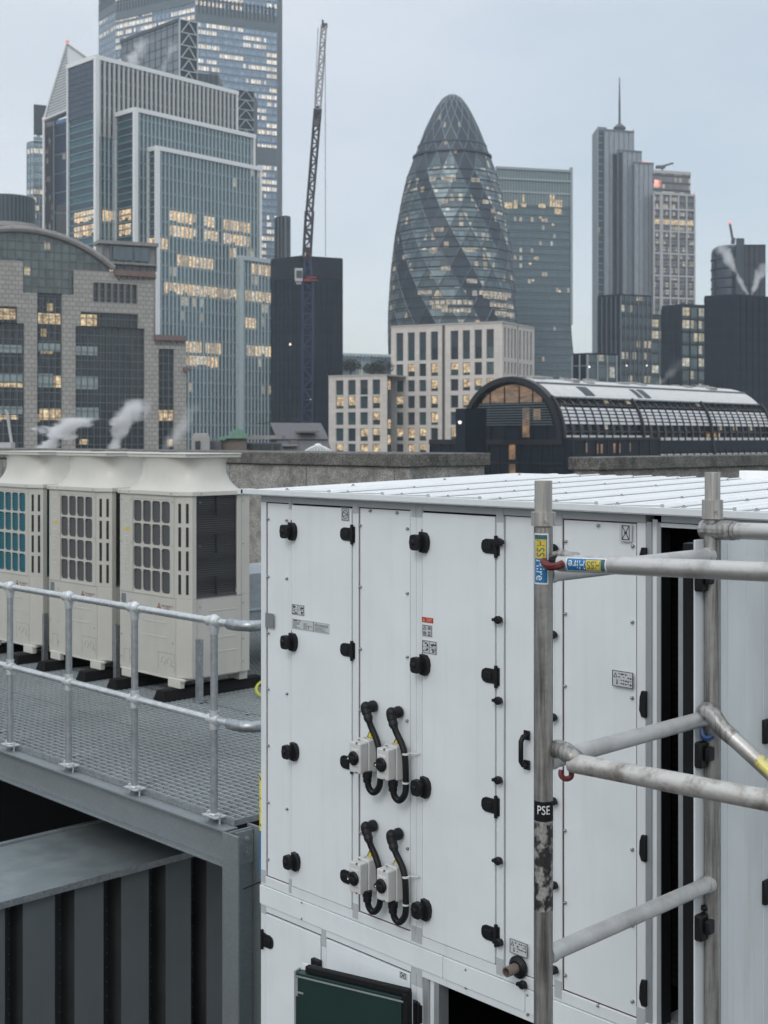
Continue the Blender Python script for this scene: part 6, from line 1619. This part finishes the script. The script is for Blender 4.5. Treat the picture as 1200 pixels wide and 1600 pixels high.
for i in range(9):
    zz = zsp + hv*(.25+.042*i); 
    w = .86*math.sqrt(max(0, 1-((zz-zsp)/(hv*.95))**2)); a, b = ma-wd*(hw*w)+dV*.02, ma+wd*(hw*w)+dV*.02
    k.bar(p3(a, zz), p3(b, zz), .08, .11)
k.build('blind_slat', M['c_grey'], t)
k = MB()
for u in (-.45, -.15, .15, .42, .68): q = ma+wd*(hw*u)+dV*.1; k.bar(p3(q, zsp), p3(q, zsp+hv*.88*math.sqrt(1-u*u*.95)), .12, .12, (1,0,0))
for zf_ in (.28, .60): 
    w = .86*math.sqrt(1-zf_**2); k.bar(p3(ma-wd*(hw*w)+dV*.1, zsp+hv*zf_), p3(ma+wd*(hw*w)+dV*.1, zsp+hv*zf_), .14, .14)
k.build('glazing_bar', M['v_frame'], t)
k = MB(); 
for u, z0f, z1f in ((.30, .05, .52), (.52, .32, .5)): q0, q1 = ma+wd*(hw*(u-.07)), ma+wd*(hw*(u+.07)); o = p3(dV*-.02, 0); k.face([p3(q0, zsp+hv*z0f)+o, p3(q1, zsp+hv*z0f)+o, p3(q1, zsp+hv*z1f)+o, p3(q0, zsp+hv*z1f)+o])
k.each('lit_window', M['warm3'], t)
# plinth, lower front block with a few lit windows
k = MB(); k.prism([E0-dV*.3-wd*5.5, E1-dV*.3+wd*.5, E1+wd*.5+dV*far, E0+dV*far-wd*5.5], 0, zsp-.05); k.build('plinth', M['c_dark2'], t)
fp_ = Face(E0-dV*.3-wd*5.5, E1-dV*.3+wd*.5, 0, zsp)
k = MB(); fp_.fins(k, 1.6, .12, .12, 10, zsp); fp_.slab(k, 0, fp_.L, zsp-.5, zsp+.1, -.5, .3); fp_.slab(k, 0, fp_.L, zat(722, E0)-.1, zat(722, E0)+.1, 0, .2)
k.build('facade_rib', M['v_frame'], t)
k = MB(); u, z = fp_.uz(795, 693); u2, z2 = fp_.uz(806, 718); fp_.rect(k, u, u2, z2, z, .10); u2, z2 = fp_.uz(806, 740); _, z = fp_.uz(796, 724); fp_.rect(k, u, u2, z2, z, .10); k.each('lit_window', M['warm3'], t)
k = MB(); u, z = fp_.uz(737, 693); u2, z2 = fp_.uz(750, 706); fp_.rect(k, u, u2, z2, z, .10); k.each('lit_window', simple('dim_window', (.16,.09,.04), .4), t)
Lw0, Lw1 = E1+wd*.6-dV*.25, E1+wd*.6+dV*(ext(E1, dV, 1012)-E1).length
k = MB(); k.prism([Lw0, Lw0+wd*1.2, Lw1+wd*1.2, Lw1], 0, zat(684, E1)); k.build('side_block', M['c_dark2'], t)
fw = Face(Lw0+wd*1.2, Lw1+wd*1.2, 0, zat(684, E1)); k = MB()
for x, y in ((914,692),(931,694),(938,694),(958,693),(966,693),(982,692)): 
    u, z = fw.uz(x, y); fw.rect(k, u, u+.42, z-1.1, z, .05)
k.each('lit_window', M['warm3'], t)
k = MB(); fw.slab(k, 0, fw.L, fw.z1-.25, fw.z1+.05, -.8, .15); fw.fins(k, 2.2, .12, .1, 10); k.build('facade_rib', M['v_frame'], t)
# small dark stair block left of the arch with a lamp
C, L, R = footprint(152, 727, 712, 760, -1500, 2560); k = MB(); k.prism(wallbase(C, L, R), 0, zat(638, C)); t2 = tag(k.build('stair_block', M['c_dark2'], org=p3(C, 0)), 'small dark block with a bright lamp beside the arched end of the vault', 'building')
k = MB(); k.ball(W(718.5, 660, 149), .20, 8, 6); k.build('lamp', M['lamp'], t2)

# ---- low roofs between the parapet and the glass towers
M['copper'] = simple('verdigris_copper', (.14,.27,.21), .6, var=.2, vscale=1); M['brick'] = simple('brown_brick', (.17,.145,.125), .85, var=.2, vscale=3); M['slate'] = simple('grey_slate', (.12,.12,.13), .7, var=.15, vscale=1); M['lead'] = simple('lead_roof', (.25,.265,.28), .5, .2, var=.15, vscale=2)
f = Face(at(338, 130), at(386, 134), 0, 0); 
t = bthing('brick_gable_house', f.A, 'brown brick gable with green copper coping in front of the stepped glass block', 'building')
Cg = at(362, 130)
k = MB(); k.prism([at(340,130), at(385,130), at(385,142), at(340,142)], 0, zat(685, Cg)); k.build('wall', M['brick'], t)
k = MB(); P_ = lambda x, y: W(x, y, 129.6)
k.extr([P_(355,685), P_(388,685), P_(388,679), P_(383,678), P_(381,673), P_(374,670), P_(371,667.5), P_(368,671), P_(360,674), P_(357,680), P_(340,683), P_(338,687), P_(350,688)], p3(FW*.7,0))
k.extr([P_(336,705), P_(340,705), P_(344,686), P_(340,686)], p3(FW*.7,0)); k.build('copper_coping', M['copper'], t)
k = MB(); k.prism([at(385.5,133), at(441,133), at(441,150), at(385.5,150)], 0, zat(692, Cg)); t2 = tag(k.build('flat_roofed_house', M['slate'], org=p3(at(385.5,133),0)), 'low grey flat-roofed building beside the brick gable', 'building')
k = MB(); g = Face(at(385.5,132.9), at(441,132.9), 0, zat(692,Cg)); g.slab(k, 0, g.L, zat(686, Cg), zat(680, Cg), -4, .3); k.build('parapet', M['stone_d'], t2)
k = MB(); 
for x0, x1 in ((388,404),(405,424),(427,438)): g.rect(k, g.u(x0), g.u(x1), zat(706,Cg), zat(694,Cg), .02)
k.each('window', M['winglass'], t2)
C, L, R = footprint(210, 436, 420, 517, -1500, 5200); t = bthing('mansard_house', C, 'long low grey-roofed building at the foot of the black tower', 'building')
zq0, zq1 = zat(705, C), zat(660, C); k = MB(); k.prism(wallbase(C, L, R), 0, zq0); k.build('wall', M['stone_d'], t)
k = MB(); fr = Face(C, R, zq0, zq1); a, b = fr.P(0, zq0, .3), fr.P(fr.L, zq0, .3)
for (h0, o0), (h1, o1) in (((0,.3),(.38,-1.2)), ((.38,-1.2),(.42,-.9)), ((.42,-.9),(1.0,-4.5))):
    z0_, z1_ = zq0+(zq1-zq0)*h0, zq0+(zq1-zq0)*h1; k.face([fr.P(0,z0_,o0), fr.P(fr.L,z0_,o0), fr.P(fr.L,z1_,o1), fr.P(0,z1_,o1)])
k.face([fr.P(0,zq1,-4.5), fr.P(fr.L,zq1,-4.5), fr.P(fr.L,zq1,-16), fr.P(0,zq1,-16)]); k.build('roof', M['slate'], t)
k = MB(); fr.slab(k, fr.u(455), fr.u(466), zq0, zat(688, C), -3, -.2); fr.slab(k, fr.u(470), fr.u(500), zat(676,C), zat(673,C), -3, -.4); k.build('chimney', M['brick'], t)
k = MB(); fr.slab(k, fr.u(438), fr.u(464), zat(697, C), zat(694.5, C), -1, .6); k.build('ledge', M['c_fin2'], t)
c = at(497, 112); t = bthing('roof_lantern', c, 'shallow glazed dome lantern just beyond the parapet', 'roof lantern')
k = MB(); z0_ = zat(710, c); r = 24*112/F; k.lathe((c.x, c.y, z0_-6), (0,0,1), [(0,r),(6,r),(6+.35,r*.8),(6+.62,r*.45),(6+.72,r*.22)], 24); k.build('glass_dome', M['lead'], t, smooth=True)
k = MB()
for i in range(24):
    a = 2*math.pi*i/24; ca, sa = math.cos(a), math.sin(a); k.tube([V((c.x+r*ca*s_, c.y+r*sa*s_, z0_+h+.03)) for h, s_ in ((0,1),(.35,.8),(.62,.45),(.72,.22))], .025, 4)
k.lathe((c.x, c.y, z0_+.72), (0,0,1), [(0,r*.24),(.12,r*.24),(.22,r*.1)], 12); k.build('glazing_bar', M['c_white'], t)
k = MB(); c = at(316, 120); k.prism([at(299,120), at(328,120), at(328,128), at(299,128)], 0, zat(682, c)); k.prism([at(302,120.5), at(326,120.5), at(326,126), at(302,126)], zat(682,c), zat(677,c)); t2 = tag(k.build('white_roof_house', M['c_conc'], org=p3(at(299,120),0), bevel=.05), 'small white rooftop house beside the stone building', 'building')
k = MB(); g = Face(at(299,119.95), at(328,119.95), 0, 50); g.slab(k, g.u(305), g.u(313), zat(704,c), zat(689,c), 0, .03); k.each('window', M['winglass'], t2)
k = MB(); k.prism([at(322,124), at(345,124), at(345,140), at(322,140)], 0, zat(689, c)); tag(k.build('grey_roof_house', M['slate'], org=p3(at(322,124),0)), 'grey roof with dark hatch between the white rooftop house and brick gable', 'building')
# site hoist at the left edge
k = MB(); k.tube([W(19, 697, 90), W(11, 645, 90)], .10, 8); k.obox(W(7, 697, 90), p3(RT*.6,0), p3(FW*.5,0), (0,0,.25)); k.tube([W(11,645,90), W(8.5,640,90)], .06, 6)
tag(k.build('roof_hoist', M['k_white'], org=W(7, 700, 90)), 'small white hoist with tilted arm at the picture edge, before the stone building', 'hoist')
k = MB(); k.box(at(7,90).x-4, at(7,90).x+4, at(7,90).y-4, at(7,90).y+4, 0, zat(702, at(7,90))); tag(k.build('low_roof', M['slate'], org=p3(at(7,90),0)), 'low slate roof carrying the small white hoist', 'building')
# ground
k = MB(); k.face([(-3000,-3000,0),(5000,-3000,0),(5000,5000,0),(-3000,5000,0)]); tag(k.build('ground', simple('city_ground', (.07,.07,.07), .9, var=.2, vscale=.05)), kind='structure')
# ================================================================= STEAM
def steam_mat(name, dens, w0, sz, seed, lean=(0,0)):
    m = bpy.data.materials.new(name); m.use_nodes = True; n, l = m.node_tree.nodes, m.node_tree.links
    n.remove(n['Principled BSDF']); v = n.new('ShaderNodeVolumePrincipled'); v.inputs['Color'].default_value = (.96,.97,.98,1); v.inputs['Anisotropy'].default_value = .1
    l.new(v.outputs[0], n['Material Output'].inputs['Volume'])
    g = n.new('ShaderNodeTexCoord'); mp = n.new('ShaderNodeMapping'); l.new(g.outputs['Generated'], mp.inputs['Vector']); 
    ln = n.new('ShaderNodeVectorMath'); ln.operation = 'DISTANCE'
    nv = n.new('ShaderNodeTexNoise'); nv.inputs['Scale'].default_value = 2.6; nv.inputs['Detail'].default_value = 5; nv.inputs['Roughness'].default_value = .62
    ad = n.new('ShaderNodeVectorMath'); ad.operation = 'ADD'; l.new(mp.outputs[0], ad.inputs[0]); ad.inputs[1].default_value = (seed*3.1, seed*1.7, seed)
    l.new(ad.outputs[0], nv.inputs['Vector'])
    sp = n.new('ShaderNodeSeparateXYZ'); l.new(mp.outputs[0], sp.inputs[0])
    # distance from the plume's axis, which leans with height
    ax = n.new('ShaderNodeCombineXYZ')
    h = sp.outputs[2]
    l.new(mathn(n, l, 'MULTIPLY_ADD', h, lean[0], .5-lean[0]/2), ax.inputs[0]); l.new(mathn(n, l, 'MULTIPLY_ADD', h, lean[1], .5-lean[1]/2), ax.inputs[1]); l.new(h, ax.inputs[2])
    l.new(mp.outputs[0], ln.inputs[0]); l.new(ax.outputs[0], ln.inputs[1])
    wid = mathn(n, l, 'MULTIPLY_ADD', h, .32-w0, w0)
    rel = mathn(n, l, 'SUBTRACT', 1.0, mathn(n, l, 'DIVIDE', ln.outputs['Value'], wid))
    fd = mathn(n, l, 'MULTIPLY', ramp(n, l, h, 0.0, .06), ramp(n, l, h, 1.0, .45))
    s = mathn(n, l, 'ADD', rel, mathn(n, l, 'MULTIPLY_ADD', nv.outputs['Fac'], 3.4, -2.0))
    d = mathn(n, l, 'MULTIPLY', mathn(n, l, 'MULTIPLY', ramp(n, l, s, -.1, 1.7), fd), dens)
    l.new(d, v.inputs['Density'])
    return m
def plume(px, py_b, py_t, Z, wpx, lean, dens, label, i, w0=.12):
    b = W(px, py_b, Z); h = (py_b-py_t)/F*Z; w = wpx/F*Z
    k = MB(); a, c = p3(RT*(w/2), 0), p3(FW*(w/2), 0)
    # box aligned with the world axes, round the plume
    k.box(b.x-w/2, b.x+w/2, b.y-w/2, b.y+w/2, b.z, b.z+h)
    o = k.build('steam_plume', steam_mat('steam_%d' % i, dens, w0, None, i+1.0, lean), org=b); tag(o, label, 'steam', 'steam plumes over the roofs')
    return o
plume(92, 706, 652, 95, 150, (.25,-.25), 20.0, 'low bank of white steam drifting before the stone building, over the blue-coiled condenser', 0)
plume(196, 708, 622, 95, 100, (.30,-.30), 11.0, 'tall white steam plume before the dark gridded window of the stone building', 1)
plume(283, 704, 628, 110, 84, (.4,-.4), 1.3, 'thin steam drifting past the stepped end of the stone building', 2)
plume(212, 120, 58, 560, 70, (.4,-.4), 1.0, 'white steam rising beside the braced tower above the stepped glass block', 3)
plume(262, 116, 62, 560, 50, (.3,-.3), .6, 'faint wisp of steam against the braced tower face', 4)
plume(1148, 462, 380, 322, 60, (-.5,.5), 3.5, 'white steam column rising from the black block below the small roof crane', 5, .05)
plume(1184, 462, 410, 322, 46, (.3,-.3), 3.0, 'short white steam puff at the picture edge on the black block', 6, .06)
plume(1046, 606, 560, 200, 60, (.5,-.5), .4, 'faint steam above the vaulted roof before the lit glazing', 7)

# ================================================================= AIR
k = MB(); k.box(-150, 1000, -150, 1000, -1.0, 300)
hz = bpy.data.materials.new('hazy_air'); hz.use_nodes = True; n, l = hz.node_tree.nodes, hz.node_tree.links
n.remove(n['Principled BSDF']); v = n.new('ShaderNodeVolumePrincipled'); v.inputs['Color'].default_value = (.82,.91,1.0,1); v.inputs['Density'].default_value = HAZE; v.inputs['Anisotropy'].default_value = .0
l.new(v.outputs[0], n['Material Output'].inputs['Volume'])
tag(k.build('haze', hz), kind='stuff')

# ================================================================= SKY, SUN, CAMERA
w = bpy.data.worlds.new('World'); SC.world = w; w.use_nodes = True; n, l = w.node_tree.nodes, w.node_tree.links
sky = n.new('ShaderNodeTexSky'); sky.sky_type = 'NISHITA'; sky.sun_disc = False
SUN_EL, SUN_AZ = math.radians(38), math.atan2(-.93, .10)       # towards the sun: behind the camera, over its left shoulder
sd = V((-.86*math.cos(SUN_EL), -.38*math.cos(SUN_EL), math.sin(SUN_EL))).normalized()
sky.sun_elevation = SUN_EL; sky.sun_rotation = math.atan2(sd.x, sd.y); sky.air_density = 1.0; sky.dust_density = 2.0; sky.altitude = 50
bg = n['Background']; bg.inputs['Strength'].default_value = .05; l.new(sky.outputs[0], bg.inputs['Color'])
b2 = n.new('ShaderNodeBackground'); geo = n.new('ShaderNodeTexCoord'); sp = n.new('ShaderNodeSeparateXYZ'); l.new(geo.outputs['Generated'], sp.inputs[0])
el = ramp(n, l, sp.outputs[2], 0.0, 1.0)
cl = noise(n, l, objco(n, l, (1,1,2.8), 'Generated'), 1.7, 6, .55)
cc = mixc(n, l, ramp(n, l, cl, .30, .70), (.40,.44,.465), (.62,.622,.622))
b2.inputs['Strength'].default_value = 1.0; l.new(cc, b2.inputs['Color'])
l.new(mathn(n, l, 'MULTIPLY_ADD', mathn(n, l, 'MULTIPLY', el, el), SKYZ, SKYH), b2.inputs['Strength'])   # an overcast sky is brightest overhead
ad = n.new('ShaderNodeAddShader'); l.new(bg.outputs[0], ad.inputs[0]); l.new(b2.outputs[0], ad.inputs[1]); l.new(ad.outputs[0], n['World Output'].inputs['Surface'])
sl = bpy.data.lights.new('sun', 'SUN'); sl.energy = SUNE; sl.angle = math.radians(20); sl.color = (1.0,.975,.95)
so = bpy.data.objects.new('sun', sl); COL.objects.link(so); so.rotation_euler = (-sd).to_track_quat('-Z', 'Y').to_euler(); so.location = (0,0,60)
cd = bpy.data.cameras.new('camera'); co = bpy.data.objects.new('camera', cd); COL.objects.link(co); SC.camera = co
cd.sensor_fit = 'VERTICAL'; cd.sensor_height = 36; cd.lens = F/1600*36; cd.shift_y = -(800-HY)/1600; cd.clip_start = .1; cd.clip_end = 8000
co.location = (0,0,CAM); co.rotation_euler = (math.pi/2, 0, -TH)
cd.dof.use_dof = True; cd.dof.focus_distance = 5.0; cd.dof.aperture_fstop = 7.2
SC.view_settings.view_transform = 'Standard'; SC.view_settings.look = 'None'; SC.view_settings.exposure = EXPO; SC.view_settings.gamma = 1
SC.render.resolution_x, SC.render.resolution_y = 768, 1024
cy = SC.cycles; cy.use_denoising = True; cy.max_bounces = 6; cy.diffuse_bounces = 3; cy.glossy_bounces = 3; cy.volume_bounces = 2; cy.transparent_max_bounces = 6
cy.volume_step_rate = 2.0; cy.volume_max_steps = 96; cy.use_adaptive_sampling = True; cy.adaptive_threshold = .012; cy.sample_clamp_indirect = 6
try: cy.denoiser = 'OPENIMAGEDENOISE'
except Exception: pass
